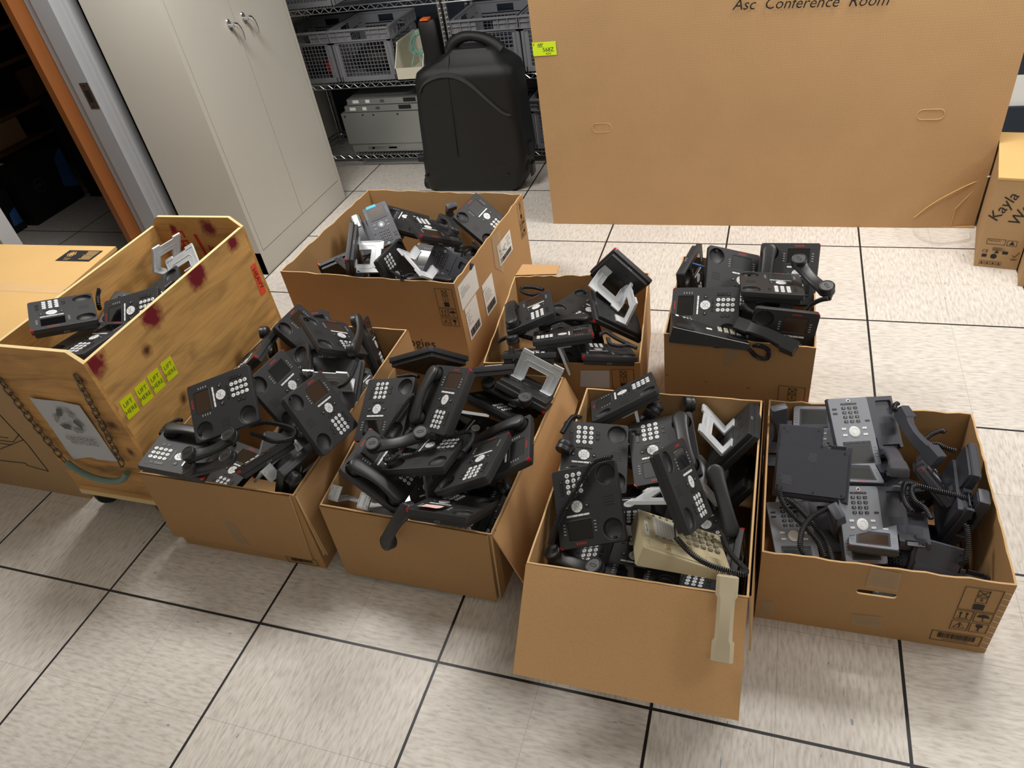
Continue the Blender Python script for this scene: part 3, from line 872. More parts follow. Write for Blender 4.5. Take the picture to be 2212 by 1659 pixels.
# ------------------------------------------------------------------ open cartons
def carton(label, base, rim, h, bulge=(0, 0, 0, 0), jit=0.0015, hole=None, t=0.005, seed=1, mats=('kraft_box', 'kraft_inner', 'kraft_edge')):
    """base, rim: four (x, y) corners, front left, front right, back right, back left."""
    rnd = random.Random(seed)
    cx = sum(p[0] for p in base) / 4
    cy = sum(p[1] for p in base) / 4
    root = thing('cardboard_box', label, 'box', (cx, cy, 0), 'open cardboard boxes of old telephones')
    mb = MB()
    B = [Vector((p[0], p[1], 0)) for p in base]
    T = [Vector((p[0], p[1], h)) for p in rim]
    nr = []
    for i in range(4):
        e = T[(i + 1) % 4] - T[i]
        nr.append(Vector((e.y, -e.x, 0)).normalized())
    def inset(P, i):
        return P + (-(nr[i]) - nr[(i - 1) % 4]) * t
    U, V = 18, 6
    for i in range(4):
        j = (i + 1) % 4
        bi, bj, ti, tj = B[i], B[j], T[i], T[j]
        ibi, ibj, iti, itj = inset(bi, i), inset(bj, j), inset(ti, i), inset(tj, j)
        zj = [0.0] + [rnd.uniform(-jit, jit) for _ in range(U - 1)] + [0.0]
        def pt(u, v, inner):
            a, b, c, d = (ibi, ibj, iti, itj) if inner else (bi, bj, ti, tj)
            p = (a.lerp(b, u)).lerp(c.lerp(d, u), v)
            p = p + nr[i] * bulge[i] * math.sin(math.pi * u) * math.sin(math.pi * min(1, .15 + .8 * v))
            if v == 1:
                p.z += zj[int(round(u * U))]
            return tuple(p)
        hol = hole and hole[0] == i
        if hol:
            d = (tj - ti).normalized()
            L = (tj - ti).length
            M = Matrix((d, Vector((0, 0, 1)), nr[i])).transposed().to_4x4()
            M.translation = Vector((ti.x, ti.y, 0))
            hp_ = rrect(*hole[1:5], (hole[4] - hole[2]) / 2 - .0005, 5)
            out = [(0, 0), (L, 0)] + [(L * k / U, h + zj[k]) for k in range(U, -1, -1)]
            for dep, mi in ((0, 0), (-t, 1)):
                tmp = MB()
                o2 = out if dep == 0 else [(min(max(a, t), L - t), b) for a, b in out]
                face_with_holes(tmp, o2, [hp_], dep)
                mb.add(tmp.v, tmp.f, M, mi)
            mb.loft([[(a, b, 0) for a, b in hp_], [(a, b, -t) for a, b in hp_]], cap0=False, cap1=False, M=M, mi=2)
        for inner in (False, True):
            if hol:
                continue
            ps = [pt(k / U, l / V, inner) for l in range(V + 1) for k in range(U + 1)]
            mb.add(ps, [(l * (U + 1) + k, l * (U + 1) + k + 1, (l + 1) * (U + 1) + k + 1, (l + 1) * (U + 1) + k) for l in range(V) for k in range(U)], mi=1 if inner else 0)
        ps = [pt(k / U, 1, False) for k in range(U + 1)] + [pt(k / U, 1, True) for k in range(U + 1)]
        mb.add(ps, [(k, k + 1, U + 2 + k, U + 1 + k) for k in range(U)], mi=2)
    mb.add([tuple(p) for p in B], [(0, 1, 2, 3)], mi=0)
    mb.add([tuple(inset(p, i) + Vector((0, 0, .006))) for i, p in enumerate(B)], [(0, 1, 2, 3)], mi=1)
    part(mb, 'body', list(mats), root)
    return root
def flap(root, a, b, c, d, t=0.005, m=('kraft_flap', 'kraft_edge'), name='flap', n=14, curve=0.0):
    """a-b hinge line, d-c free edge"""
    a, b, c, d = map(Vector, (a, b, c, d))
    nn = (b - a).cross(d - a).normalized()
    mb = MB()
    ps = []
    for s_ in (0.5, -0.5):
        for j in range(5):
            for k in range(n + 1):
                u, v = k / n, j / 4
                ps.append(tuple(a.lerp(b, u).lerp(d.lerp(c, u), v) + nn * (t * s_ + curve * math.sin(math.pi * v))))
    q = 5 * (n + 1)
    fs = []
    for j in range(4):
        for k in range(n):
            i0 = j * (n + 1) + k
            fs.append((i0, i0 + 1, i0 + n + 2, i0 + n + 1))
            fs.append((q + i0, q + i0 + n + 1, q + i0 + n + 2, q + i0 + 1))
    nf = len(fs)
    for k in range(n):
        fs.append((4 * (n + 1) + k, 4 * (n + 1) + k + 1, q + 4 * (n + 1) + k + 1, q + 4 * (n + 1) + k))
    for j in range(4):
        i0 = j * (n + 1)
        fs.append((i0, i0 + n + 1, q + i0 + n + 1, q + i0))
        i0 = j * (n + 1) + n
        fs.append((i0, i0 + n + 1, q + i0 + n + 1, q + i0))
    mb.add(ps, fs[:nf], mi=0).add(ps, fs[nf:], mi=1)
    return part(mb, name, list(m), root)
def patch(root, pts, m, name, lift=0.0012, away=None):
    P = [Vector(p) for p in pts]
    n = (P[1] - P[0]).cross(P[2] - P[0]).normalized()
    if n.dot(Vector((-0.42, -0.93, 1.9)) - P[0]) < 0:
        n = -n
    mb = MB().add([tuple(p + n * lift) for p in P], [tuple(range(len(P)))])
    return part(mb, name, m, root)
# printed transport marks in the plane of a wall, origin top left, y down is negative
def marks(root, origin, xdir, num, bars=True, icons=True, w=0.078, half=False, ticks=False):
    M = plane_frame(origin, xdir, (0, 0, 1), 0.0012)
    mb = MB()
    z1 = 0.0004
    t = 0.0014
    frame2(mb, 0, -0.092, w, 0, t, M)
    frame2(mb, w * .37, -0.033, w * .68, -0.008, t, M)
    for s in (1, -1):
        c = Vector((w * .525, -0.0205, 0))
        a = math.atan2(0.027 * s, w * .36)
        mb.box((-0.017, -0.0009, 0), (0.017, 0.0009, z1), M @ Matrix.Translation(c) @ Matrix.Rotation(a, 4, 'Z'))
    frame2(mb, w * .37, -0.057, w * .68, -0.036, t, M)
    mb.text(num, 0.017, M @ Matrix.Translation((w * .525, -0.0465, 0)))
    mb.box((w * .38, -0.085, 0), (w * .67, -0.064, z1), M)
    if icons:
        for k in range(4):
            cx = (k % 2) * (w * .52)
            cy = -0.135 - (k // 2) * 0.045
            frame2(mb, cx, cy, cx + w * .48, cy + 0.039, t, M)
            D = M @ Matrix.Translation((cx + w * .24, cy + 0.0195, 0))
            if k == 0:
                for s in (-.007, .007):
                    mb.box((s - .0012, -.011, 0), (s + .0012, .008, z1), D).add([(s - .0045, .006, 0), (s + .0045, .006, 0), (s, .013, 0)], [(0, 1, 2)], D)
                mb.box((-.013, -.014, 0), (.013, -.0125, z1), D)
            elif k == 1:
                mb.add([(-.014, .0, 0)] + [(.014 * math.cos(a), .011 * math.sin(a), 0) for a in [math.pi * (1 - i / 10) for i in range(11)]] + [(.014, 0, 0)], [tuple(range(13))], D)
                mb.box((-.0008, -.012, 0), (.0008, .002, z1), D).box((-.0008, -.013, 0), (.005, -.0115, z1), D)
                for q in range(4):
                    mb.box((-.010 + .006 * q, .013 + .001 * (q % 2), 0), (-.009 + .006 * q, .016, z1), D)
            elif k == 2:
                p = [Vector(v) for v in ((-.013, -.010, 0), (.013, -.010, 0), (0, .013, 0))]
                mb.tube([D @ v for v in p], 0.0008, 4, closed=True)
                mb.box((-.0018, -.003, 0), (.0018, .007, z1), D).box((-.0015, -.008, 0), (.0015, -.005, z1), D)
            else:
                mb.add([(-.008, .013, 0), (.008, .013, 0), (.007, .003, 0), (.0015, -.001, 0), (.0015, -.011, 0), (.007, -.013, 0), (-.007, -.013, 0), (-.0015, -.011, 0), (-.0015, -.001, 0), (-.007, .003, 0)], [tuple(range(10))], D)
    if ticks:
        pass
    return part(mb, 'printed_marks', 'ink_black', root)
def barcode(mb, w, h, M, seed=1):
    rnd = random.Random(seed)
    x = -w / 2
    while x < w / 2:
        b = rnd.choice((.0008, .0012, .002))
        mb.box((x, -h / 2, 0), (min(x + b, w / 2), h / 2, .0003), M, 0)
        x += b + rnd.choice((.0008, .0012, .0018))

# --- left front carton
LF = carton('cardboard box with hanging front flap against the wooden crate, heaped with phones', [(-2.286, .232), (-1.714, .232), (-1.712, 1.095), (-2.286, 1.095)], [(-2.302, .237), (-1.711, .238), (-1.708, 1.10), (-2.300, 1.10)], .354, seed=11)
flap(LF, (-2.300, .2345, .354), (-1.722, .2345, .354), (-1.752, .228, .042), (-2.318, .226, .046), m=('kraft_box', 'kraft_edge'))
flap(LF, (-1.7075, .245, .352), (-1.7045, 1.098, .352), (-1.694, 1.098, .060), (-1.698, .245, .060), m=('kraft_box', 'kraft_edge'))
flap(LF, (-1.7075, .240, .350), (-1.7075, .262, .353), (-1.700, .262, .075), (-1.702, .236, .070), t=.004, m=('kraft_edge', 'kraft_edge'), name='flap_edge')
patch(LF, [(-2.0538, .2295, .1682), (-2.0054, .2295, .181), (-1.985, .2255, .0615), (-2.0393, .2255, .0685)], 'tape_clear', 'tape', .003)
lb = MB()
Ml = plane_frame((-1.800, .2305, .024), (1, 0, .06), (0, 0, 1), .0015)
frame2(lb, -.058, -.016, .062, .016, .0015, Ml)
barcode(lb, .085, .016, Ml @ Matrix.Translation((0, .002, 0)), 3)
part(lb, 'printed_marks', 'ink_black', LF)
# --- middle front carton
MFb = carton('cardboard box in middle of front row, right flap folded out flat, heaped with phones', [(-1.632, .245), (-1.100, .241), (-1.062, .945), (-1.690, .935)], [(-1.650, .259), (-1.085, .247), (-1.053, .955), (-1.705, .943)], .300, seed=12)
flap(MFb, (-1.649, .2555, .300), (-1.096, .2435, .300), (-1.108, .2230, .010), (-1.627, .2230, .014), m=('kraft_box', 'kraft_edge'))
flap(MFb, (-1.082, .246, .299), (-1.050, .954, .299), (-1.009, .948, .200), (-1.018, .247, .085), m=('kraft_flap', 'kraft_edge'))
flap(MFb, (-1.086, .245, .298), (-1.080, .268, .299), (-1.093, .262, .02), (-1.100, .232, .012), t=.006, m=('kraft_box', 'kraft_edge'), name='flap_edge')
# --- centre front carton with the long front flap
FB = carton('cardboard box nearest the camera with long front flap and beige handset hanging out', [(-.944, .142), (-.394, .146), (-.395, .858), (-.943, .848)], [(-.944, .139), (-.394, .144), (-.395, .860), (-.943, .850)], .350, seed=13)
FFL = flap(FB, (-.944, .136, .351), (-.396, .141, .351), (-.394, -.066, .168), (-.944, -.070, .168), m=('kraft_flap', 'kraft_edge'), n=20)
flap(FB, (-.391, .150, .350), (-.392, .858, .350), (-.378, .85, .10), (-.379, .128, .150), m=('kraft_box', 'kraft_edge'))
patch(FB, [(-.928, .8435, .343), (-.86, .8445, .343), (-.862, .8445, .24), (-.928, .8435, .23)], 'tape_clear', 'tape', .002)
# --- right front carton with printed marks
RB = carton('wide cut-down cardboard box at right with hand hole, barcode and grey-plated phones', [(-.366, .330), (.192, .339), (.190, .936), (-.372, .927)], [(-.369, .328), (.199, .337), (.191, .944), (-.374, .931)], .295, jit=.004, seed=14, bulge=(0, .012, 0, .006), hole=(0, .238, .176, .332, .196))
marks(RB, (.0985, .3345, .268), (1, .0158, 0), '4', w=.082)
rbm = MB()
Mr = plane_frame((.123, .3352, .050), (1, .0158, 0), (0, 0, 1), .0012)
frame2(rbm, -.058, -.021, .056, .021, .0015, Mr)
barcode(rbm, .085, .022, Mr @ Matrix.Translation((0, .004, 0)), 5)
rbm.text('0612X0569X0005', .008, Mr @ Matrix.Translation((0, -.013, 0)))
for k in range(11):
    rbm.box((-.006, -.0006, 0), (.010, .0006, .0004), plane_frame((.188, .3370, .262 - .0235 * k), (1, .0158, -.35), (0, 0, 1), .0016), 1)
part(rbm, 'barcode', ['ink_black', 'paper_white'], RB)
for q in ([(-.1142, .3295, .293), (-.0435, .3305, .287), (-.0424, .3305, .2111), (-.1144, .3295, .2133)], [(-.1312, .330, .088), (-.0577, .331, .0941), (-.0515, .331, .0421), (-.1221, .330, .0443)], [(-.3557, .3265, .0828), (-.3261, .327, .087), (-.3229, .327, .0168), (-.3556, .3265, .0154)]):
    patch(RB, q, 'tape_clear', 'tape')
# --- right back carton
TB = carton('tall cardboard box at right back, phones standing above its rim', [(-.711, .998), (-.255, .969), (-.255, 1.460), (-.711, 1.490)], [(-.711, .998), (-.255, .969), (-.255, 1.460), (-.711, 1.490)], .480, seed=15, jit=.002)
tbd = Vector((.456, -.029, 0)).normalized()
marks(TB, (-.348, .9750, .322), tbd, '4', w=.080)
patch(TB, [(-.5246, .9850, .470), (-.4607, .981, .468), (-.5039, .9836, .377), (-.5221, .9847, .3768)], 'tape_clear', 'tape')
tk = MB()
for (x, z) in ((-.7052, .3116), (-.5765, .2999), (-.4423, .296)):
    Mt = plane_frame((x, .998 - .0636 * (x + .711), z), tbd, (0, 0, 1), .0012)
    tk.box((0, 0, 0), (.009, .0012, .0003), Mt).box((0, -.006, 0), (.0012, 0, .0003), Mt)
part(tk, 'corner_ticks', 'ink_black', TB)
# --- middle back carton
mdir = Vector((.563, .065, 0)).normalized()
MBX = carton('cut-down cardboard box in middle between the TLHC box and tall box', [(-1.367, .999), (-.804, 1.064), (-.865, 1.657), (-1.428, 1.591)], [(-1.367, .999), (-.804, 1.064), (-.865, 1.657), (-1.428, 1.591)], .300, seed=16, jit=.005)
marks(MBX, (-.905, 1.0515, .273), mdir, '4', w=.078)
patch(MBX, [(-1.0137, 1.0390, .2673), (-.9123, 1.0507, .2676), (-.9152, 1.0504, .1861), (-1.0217, 1.0380, .1922)], 'paper_sign', 'label')
flap(MBX, (-1.425, 1.60, .300), (-1.25, 1.620, .300), (-1.255, 1.70, .296), (-1.42, 1.69, .300), name='flap')
# --- big back carton
BCX = carton('large deep cardboard box at back labelled TLHC, before the black rolling case', [(-2.389, 1.330), (-1.562, 1.287), (-1.513, 2.067), (-2.346, 2.117)], [(-2.389, 1.330), (-1.562, 1.287), (-1.513, 2.067), (-2.346, 2.117)], .450, seed=17, jit=.004)
bcd = Vector((.827, -.043, 0)).normalized()
marks(BCX, (-1.655, 1.2918, .4235), bcd, '2', w=.078)
tx = MB().text('technologies', .066, plane_frame((-1.712, 1.2948, .135), bcd, (0, 0, 1), .0015), align='RIGHT')
part(tx, 'lettering', 'ink_black', BCX)
bsd = Vector((.049, .780, 0)).normalized()
marks(BCX, (-1.5172, 1.985, .437), bsd, '2', w=.062)
def paper_label(root, origin, w, h, big=None, bars=True, rot=0.0, seed=1):
    M = plane_frame(origin, bsd, (0, 0, 1), .0018) @ Matrix.Rotation(rot, 4, 'Z')
    mb = MB().box((0, -h, 0), (w, 0, .0004), M, 0)
    K = M @ Matrix.Translation((0, 0, .0006))
    rnd = random.Random(seed)
    if big:
        mb.text(big, h * .36, K @ Matrix.Translation((w * .34, -h * .50, 0)) @ Matrix.Diagonal((.85, 1.25, 1, 1)), 1)
        mb.text('02', h * .10, K @ Matrix.Translation((w * .10, -h * .25, 0)), 1).text('28707073', h * .10, K @ Matrix.Translation((w * .76, -h * .18, 0)), 1)
    else:
        mb.text('BOX 12', h * .08, K @ Matrix.Translation((w * .2, -h * .2, 0)), 1)
    for k in range(6):
        yy = -h * (.30 + .055 * k)
        xs = w * (.66 if big else .08)
        mb.box((xs, yy, 0), (xs + w * rnd.uniform(.12, .28 if big else .7), yy + h * .014, .0002), K, 2)
    barcode_h = h * .22
    if bars:
        T_ = MB()
        barcode(T_, w * .8, barcode_h, K @ Matrix.Translation((w * .5, -h * .83, 0)), seed)
        mb.add(T_.v, T_.f, mi=1)
    part(mb, 'shipping_label', ['paper_white', 'ink_black', 'ink_gray'], root)
paper_label(BCX, (-1.5347, 1.708, .377), .158, .103, 'TLHC', seed=2)
paper_label(BCX, (-1.5612, 1.306, .4215), .174, .111, None, bars=False, seed=3)
paper_label(BCX, (-1.5601, 1.322, .306), .118, .158, None, seed=4)
paper_label(BCX, (-1.5485, 1.504, .302), .112, .157, None, seed=5)
patch(BCX, [(-1.536, 1.6697, .4449), (-1.531, 1.7572, .4330), (-1.532, 1.7285, .2357), (-1.5365, 1.6568, .3028)], 'tape_clear', 'tape', .0025)

# ------------------------------------------------------------------ big closed carton at left
LBX = thing('printer_carton', 'big closed carton with brightly lit top and printer outline, left edge of photo', 'box', (-3.22, .70, 0))
cp = [(-3.585, .350), (-2.838, .347), (-2.926, 1.075), (-3.585, 1.066)]
part(MB().prism(cp, 0, .685), 'body', 'kraft_brown', LBX)
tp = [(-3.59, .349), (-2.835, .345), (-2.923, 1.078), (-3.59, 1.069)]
part(MB().prism([tp[0], tp[1], (-2.884, .752), (-3.588, .748)], .686, .700).prism([(-3.588, .751), (-2.8845, .755), tp[2], tp[3]], .686, .700), 'lid', 'kraft_pale', LBX)  # overhead light painted in: top coloured paler than the carton body
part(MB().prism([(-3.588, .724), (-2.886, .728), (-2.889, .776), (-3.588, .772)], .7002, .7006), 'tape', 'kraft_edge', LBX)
lb = MB()
Mb_ = plane_frame((-3.046, .995, .7006), (1, .02, 0), (0, 1, 0), .0008)
lb.box((-.082, -.041, 0), (.092, .042, .0003), Mb_, 0)
K = Mb_ @ Matrix.Translation((-.042, .010, .0006))
for k in range(6):
    a = math.pi * k / 3
    lb.tube([K @ Matrix.Rotation(a, 4, 'Z') @ Vector((.011 + .009 * math.cos(q), .007 * math.sin(q), 0)) for q in [2 * math.pi * i / 14 for i in range(14)]], .0011, 4, closed=True, mi=1)
lb.lathe([(.005, 0), (.005, .0004)], 10, (0, 0), K, 1)
lb.text('Power', .013, Mb_ @ Matrix.Translation((-.035, -.022, .0006)), 1).text('of Print', .009, Mb_ @ Matrix.Translation((-.035, -.033, .0006)), 1)
for k in range(7):
    lb.box((.025 + .003 * (k % 3), .030 - .0095 * k, .0004), (.082, .034 - .0095 * k, .0007), Mb_, 1)
part(lb, 'printed_label', ['ink_black', 'kraft_pale'], LBX)
la = MB()
F_ = lambda x, z: (x, .3462 if x > -2.9 else .3470, z)
for path in ([(-3.5, .50), (-2.995, .43), (-2.9672, .278), (-2.967, .134), (-3.063, .150), (-3.068, .162), (-3.30, .150), (-3.5, .155)], [(-3.5, .235), (-3.15, .226), (-2.975, .30)], [(-3.5, .27), (-3.04, .28), (-2.97, .33)], [(-3.5, .29), (-3.05, .30)], [(-3.5, .255), (-3.06, .262)]):
    la.tube([(x, .3462, z) for x, z in path], .0013, 4)
part(la, 'printed_outline', 'ink_black', LBX)

# ------------------------------------------------------------------ wooden crate on casters
CX0, CX1, CY0, CY1 = -2.762, -2.328, .295, 1.160
ZB, ZS, ZE = .132, .756, .797
plywood('ply_side', [(-2.33, .3254, .7318, .055, 'paint'), (-2.33, .5933, .7287, .06, 'paint'), (-2.33, .8428, .7338, .065, 'paint'), (-2.33, 1.0711, .731, .04, 'paint'), (-2.33, .5118, .645, .03, 'knot'), (-2.33, .545, .4066, .03, 'knot'), (-2.33, .3002, .572, .02, 'knot'), (-2.33, .5537, .52, .02, 'knot')], axis=1)
plywood('ply_end', [(-2.66, 1.15, .746, .022, 'paint'), (-2.488, 1.15, .7525, .045, 'paint'), (-2.505, 1.15, .645, .03, 'paint'), (-2.385, .29, .69, .03, 'knot'), (-2.375, .29, .50, .03, 'knot'), (-2.37, .29, .38, .025, 'knot')], axis=0, col=srgb(198, 148, 84))
plywood('ply_in', [], axis=1, col=srgb(204, 156, 92))
CR = thing('wooden_crate', 'plywood crate on casters with chain handle, holding discarded phones', 'crate', ((CX0 + CX1) / 2, (CY0 + CY1) / 2, 0))
tk_ = .013
def board(mb, lo, hi):
    mb.box(lo, hi, mi=0)
    # pale cut edge along the top
    mb.box((lo[0], lo[1], hi[2] - .0005), (hi[0], hi[1], hi[2] + .0015), mi=1)
sd = MB()
board(sd, (CX1 - tk_, CY0 + tk_, ZB), (CX1, CY1 - tk_, ZS))
part(sd, 'side_panel', ['ply_side', 'wood_edge'], CR)
sd = MB()
board(sd, (CX0, CY0 + tk_, ZB), (CX0 + tk_, CY1 - tk_, ZS))
part(sd, 'side_panel', ['ply_in', 'wood_edge'], CR)
def end_panel(y0, y1):
    poly = [(CX0, ZB), (CX1, ZB), (CX1, ZS), (CX1 - .045, ZE), (CX0 + .045, ZE), (CX0, ZS)]
    mb = MB()
    mb.loft([[(x, y0, z) for x, z in poly], [(x, y1, z) for x, z in poly]])
    for a, b in ((2, 3), (3, 4), (4, 5)):
        (xa, za), (xb, zb) = poly[a], poly[b]
        mb.add([(xa, y0, za + .001), (xb, y0, zb + .001), (xb, y1, zb + .001), (xa, y1, za + .001)], [(0, 1, 2, 3)], mi=1)
    return mb
part(end_panel(CY0, CY0 + tk_), 'end_panel', ['ply_end', 'wood_edge'], CR)
part(end_panel(CY1 - tk_, CY1), 'end_panel', ['ply_end', 'wood_edge'], CR)
part(MB().box((CX0, CY0 - .004, ZB - .022), (CX1, CY1, ZB)), 'bottom_board', 'wood_edge', CR)
for (x, y) in ((CX1 - .07, CY0 + .09), (CX0 + .07, CY0 + .09), (CX1 - .07, CY1 - .09), (CX0 + .07, CY1 - .09)):
    cw = MB().lathe([(.020, -.016), (.048, -.016), (.052, -.008), (.052, .008), (.048, .016), (.020, .016)], 24, M=Matrix.Translation((x - .045, y - .02, .052)) @ Matrix.Rotation(math.pi / 2, 4, 'Y') @ Matrix.Rotation(.4, 4, 'X'), mi=0)
    cw.box((x - .07, y - .05, ZB - .032), (x + .03, y + .04, ZB - .022), mi=1)
    cw.box((x - .068, y - .045, .04), (x - .064, y + .02, ZB - .03), mi=1).box((x - .026, y - .045, .04), (x - .022, y + .02, ZB - .03), mi=1)
    part(cw, 'caster', ['caster_rubber', 'phone_side'], CR, smooth=35)
def chain(P, link=.030):
    P = catmull(P, 14)
    L = [0]
    for i in range(1, len(P)):
        L.append(L[-1] + (P[i] - P[i - 1]).length)
    mb = MB()
    s = 0.0
    k = 0
    def at(d):
        for i in range(1, len(P)):
            if L[i] >= d:
                return P[i - 1].lerp(P[i], (d - L[i - 1]) / max(1e-9, L[i] - L[i - 1]))
        return P[-1]
    while s + link < L[-1]:
        a, b = at(s), at(s + link)
        d = (b - a).normalized()
        w = Vector((1, 0, 0)) if k % 2 == 0 else Vector((0, 1, 0))
        w = (w - d * w.dot(d)).normalized()
        c = (a + b) / 2
        hl, hwid = link * .62, .0085
        path = []
        for i in range(16):
            q = 2 * math.pi * i / 16
            path.append(c + d * (hl * .55 * (1 if math.cos(q) > 0 else -1) + hl * .45 * math.cos(q)) + w * hwid * math.sin(q))
        mb.tube(path, .0026, 6, closed=True)
        s += link * .93
        k += 1
    return mb
part(chain([(-2.381, .289, .715), (-2.392, .286, .60), (-2.410, .282, .45), (-2.428, .278, .300)]), 'chain', 'chain_steel', CR, smooth=60)
part(chain([(-2.745, .289, .715), (-2.735, .286, .58), (-2.722, .282, .42), (-2.700, .278, .292)]), 'chain', 'chain_steel', CR, smooth=60)
part(MB().tube(catmull([(-2.690, .276, .298), (-2.665, .270, .283), (-2.625, .266, .262), (-2.57, .264, .249), (-2.505, .264, .248), (-2.455, .268, .262), (-2.425, .276, .290)]), .0115, 12), 'hose_handle', 'hose_green', CR, smooth=60)
# the paper sign on the front
sg = MB()
nU, nV = 8, 10
def sgp(u, v):
    x = -2.6605 + (.2087 + .01 * v) * u - .0145 * (1 - v) + .0145 * v * 0
    x = (-2.6749 + .0144 * v) * (1 - u) + (-2.4589 + .0072 * v) * u
    z = (.2975 + .2967 * v) * (1 - u) + (.3235 + .2621 * v) * u
    if v == 0 and 0 < u < 1:
        z += .022 * math.sin(math.pi * u) * (1 if u < .6 else .6)
    y = .2925 - .007 * abs(math.sin(3.1 * u + 1.3 * v)) * (.3 + abs(v - .5))
    return (x, y, z)
sg.add([sgp(i / nU, j / nV) for j in range(nV + 1) for i in range(nU + 1)], [(j * (nU + 1) + i, j * (nU + 1) + i + 1, (j + 1) * (nU + 1) + i + 1, (j + 1) * (nU + 1) + i) for j in range(nV) for i in range(nU)])
sp_ = part(sg, 'paper_sign', 'paper_sign', CR, smooth=60)
Ms = plane_frame((-2.548, .2845, .415), (1, 0, .03), (0, 0, 1), .001)
si = MB()
si.text('ELECTRONIC', .0225, Ms @ Matrix.Translation((0, .010, 0)), 0).text('RECYCLING', .0225, Ms @ Matrix.Translation((.003, -.010, 0)), 0)
for k in range(3):
    R_ = Ms @ Matrix.Translation((0, .092, 0)) @ Matrix.Rotation(2 * math.pi * k / 3, 4, 'Z')
    si.add([(-.030, .026, 0), (-.012, .054, 0), (.010, .054, 0), (-.010, .020, 0)], [(0, 1, 2, 3)], R_, 0)
    si.add([(.014, .056, 0), (.030, .052, 0), (.038, .034, 0), (.046, .036, 0), (.038, .014, 0), (.018, .026, 0), (.026, .030, 0), (.022, .040, 0)], [tuple(range(8))], R_, 1)
frame2(si, -.014, .086, .012, .106, .0015, Ms, 1)
si.box((-.016, .078, 0), (.014, .081, .0003), Ms, 1)
part(si, 'sign_print', ['ink_gray', 'ink_lightgray'], CR)
def sticker(c, w, h, rot, lines, m, size, gap=.030):
    M = plane_frame(c, (0, 1, 0), (0, 0, 1), .001) @ Matrix.Rotation(rot, 4, 'Z')
    mb = MB().box((-w / 2, -h / 2, 0), (w / 2, h / 2, .0004), M, 0)
    for i, l in enumerate(lines):
        mb.text(l, size, M @ Matrix.Translation((0, gap * ((len(lines) - 1) / 2 - i), .0006)), 1)
    return part(mb, 'sticker', [m, 'ink_black'], CR)
for (y, z) in ((.351, .541), (.4205, .539), (.484, .538), (.552, .536)):
    sticker((CX1, y, z), .053, .073, -.06, ['LIFT', 'HERE'], 'sticker_lime', .022, .026)
sticker((CX1, 1.122, .540), .034, .135, -.05, ['HEAVY'], 'sticker_orange', .001)
hv = MB().text('HEAVY', .030, plane_frame((CX1, 1.120, .545), (0, .05, -1), (0, 1, 0), .0022))
part(hv, 'sticker_text', 'ink_black', CR)
stn = MB()
Mb2 = plane_frame((-2.64, CY1 - tk_, .66), (1, 0, 0), (0, 0, 1), .0012)
stn.text('FRA', .085, Mb2 @ Matrix.Translation((-.005, .008, 0)) @ Matrix.Rotation(-1.45, 4, 'Z')).box((.075, -.05, 0), (.088, .055, .0003), Mb2 @ Matrix.Rotation(.12, 4, 'Z')).text('J', .055, Mb2 @ Matrix.Translation((.118, -.005, 0)))
part(stn, 'stencil', 'lamp_red', CR)
part(MB().box((CX1 - .15, CY1 - tk_ - .022, .60), (CX1 - tk_, CY1 - tk_ - .016, .612), Matrix.Identity(4)), 'wood_strip', 'wood_edge', CR)

# ------------------------------------------------------------------ telephones
def mm(*a):
    return tuple(x / 1000 for x in a)
def key_mesh(cx, cy, rx, h, glyph, n=16, square=None, gs=7.0, up=0.0):
    mb = MB()
    if square:
        w, l = square
        mb.loft([[(x / 1000, y / 1000, .0003) for x, y in rrect(cx - w / 2, cy - l / 2, cx + w / 2, cy + l / 2, 1.6, 3)], [(x / 1000, y / 1000, h / 1000) for x, y in rrect(cx - w / 2 + .5, cy - l / 2 + .5, cx + w / 2 - .5, cy + l / 2 - .5, 1.4, 3)]], mi=0)
    else:
        mb.loft([[(x / 1000, y / 1000, z / 1000) for x, y in ring(cx, cy, r, n)] for r, z in ((rx, .2), (rx, h * .6), (rx * .86, h))], mi=0)
    if glyph:
        mb.text(glyph, gs / 1000, Matrix.Translation((cx / 1000, cy / 1000 + up, h / 1000 + .0003)), 1)
    return mb
def slab_mm(mb, x0, y0, x1, y1, z0, z1, r=1.2, mi=None):
    mb.loft([[(x / 1000, y / 1000, z0 / 1000) for x, y in rrect(x0, y0, x1, y1, r, 3)], [(x / 1000, y / 1000, z1 / 1000) for x, y in rrect(x0, y0, x1, y1, r, 3)]], mi=mi)
    return mb

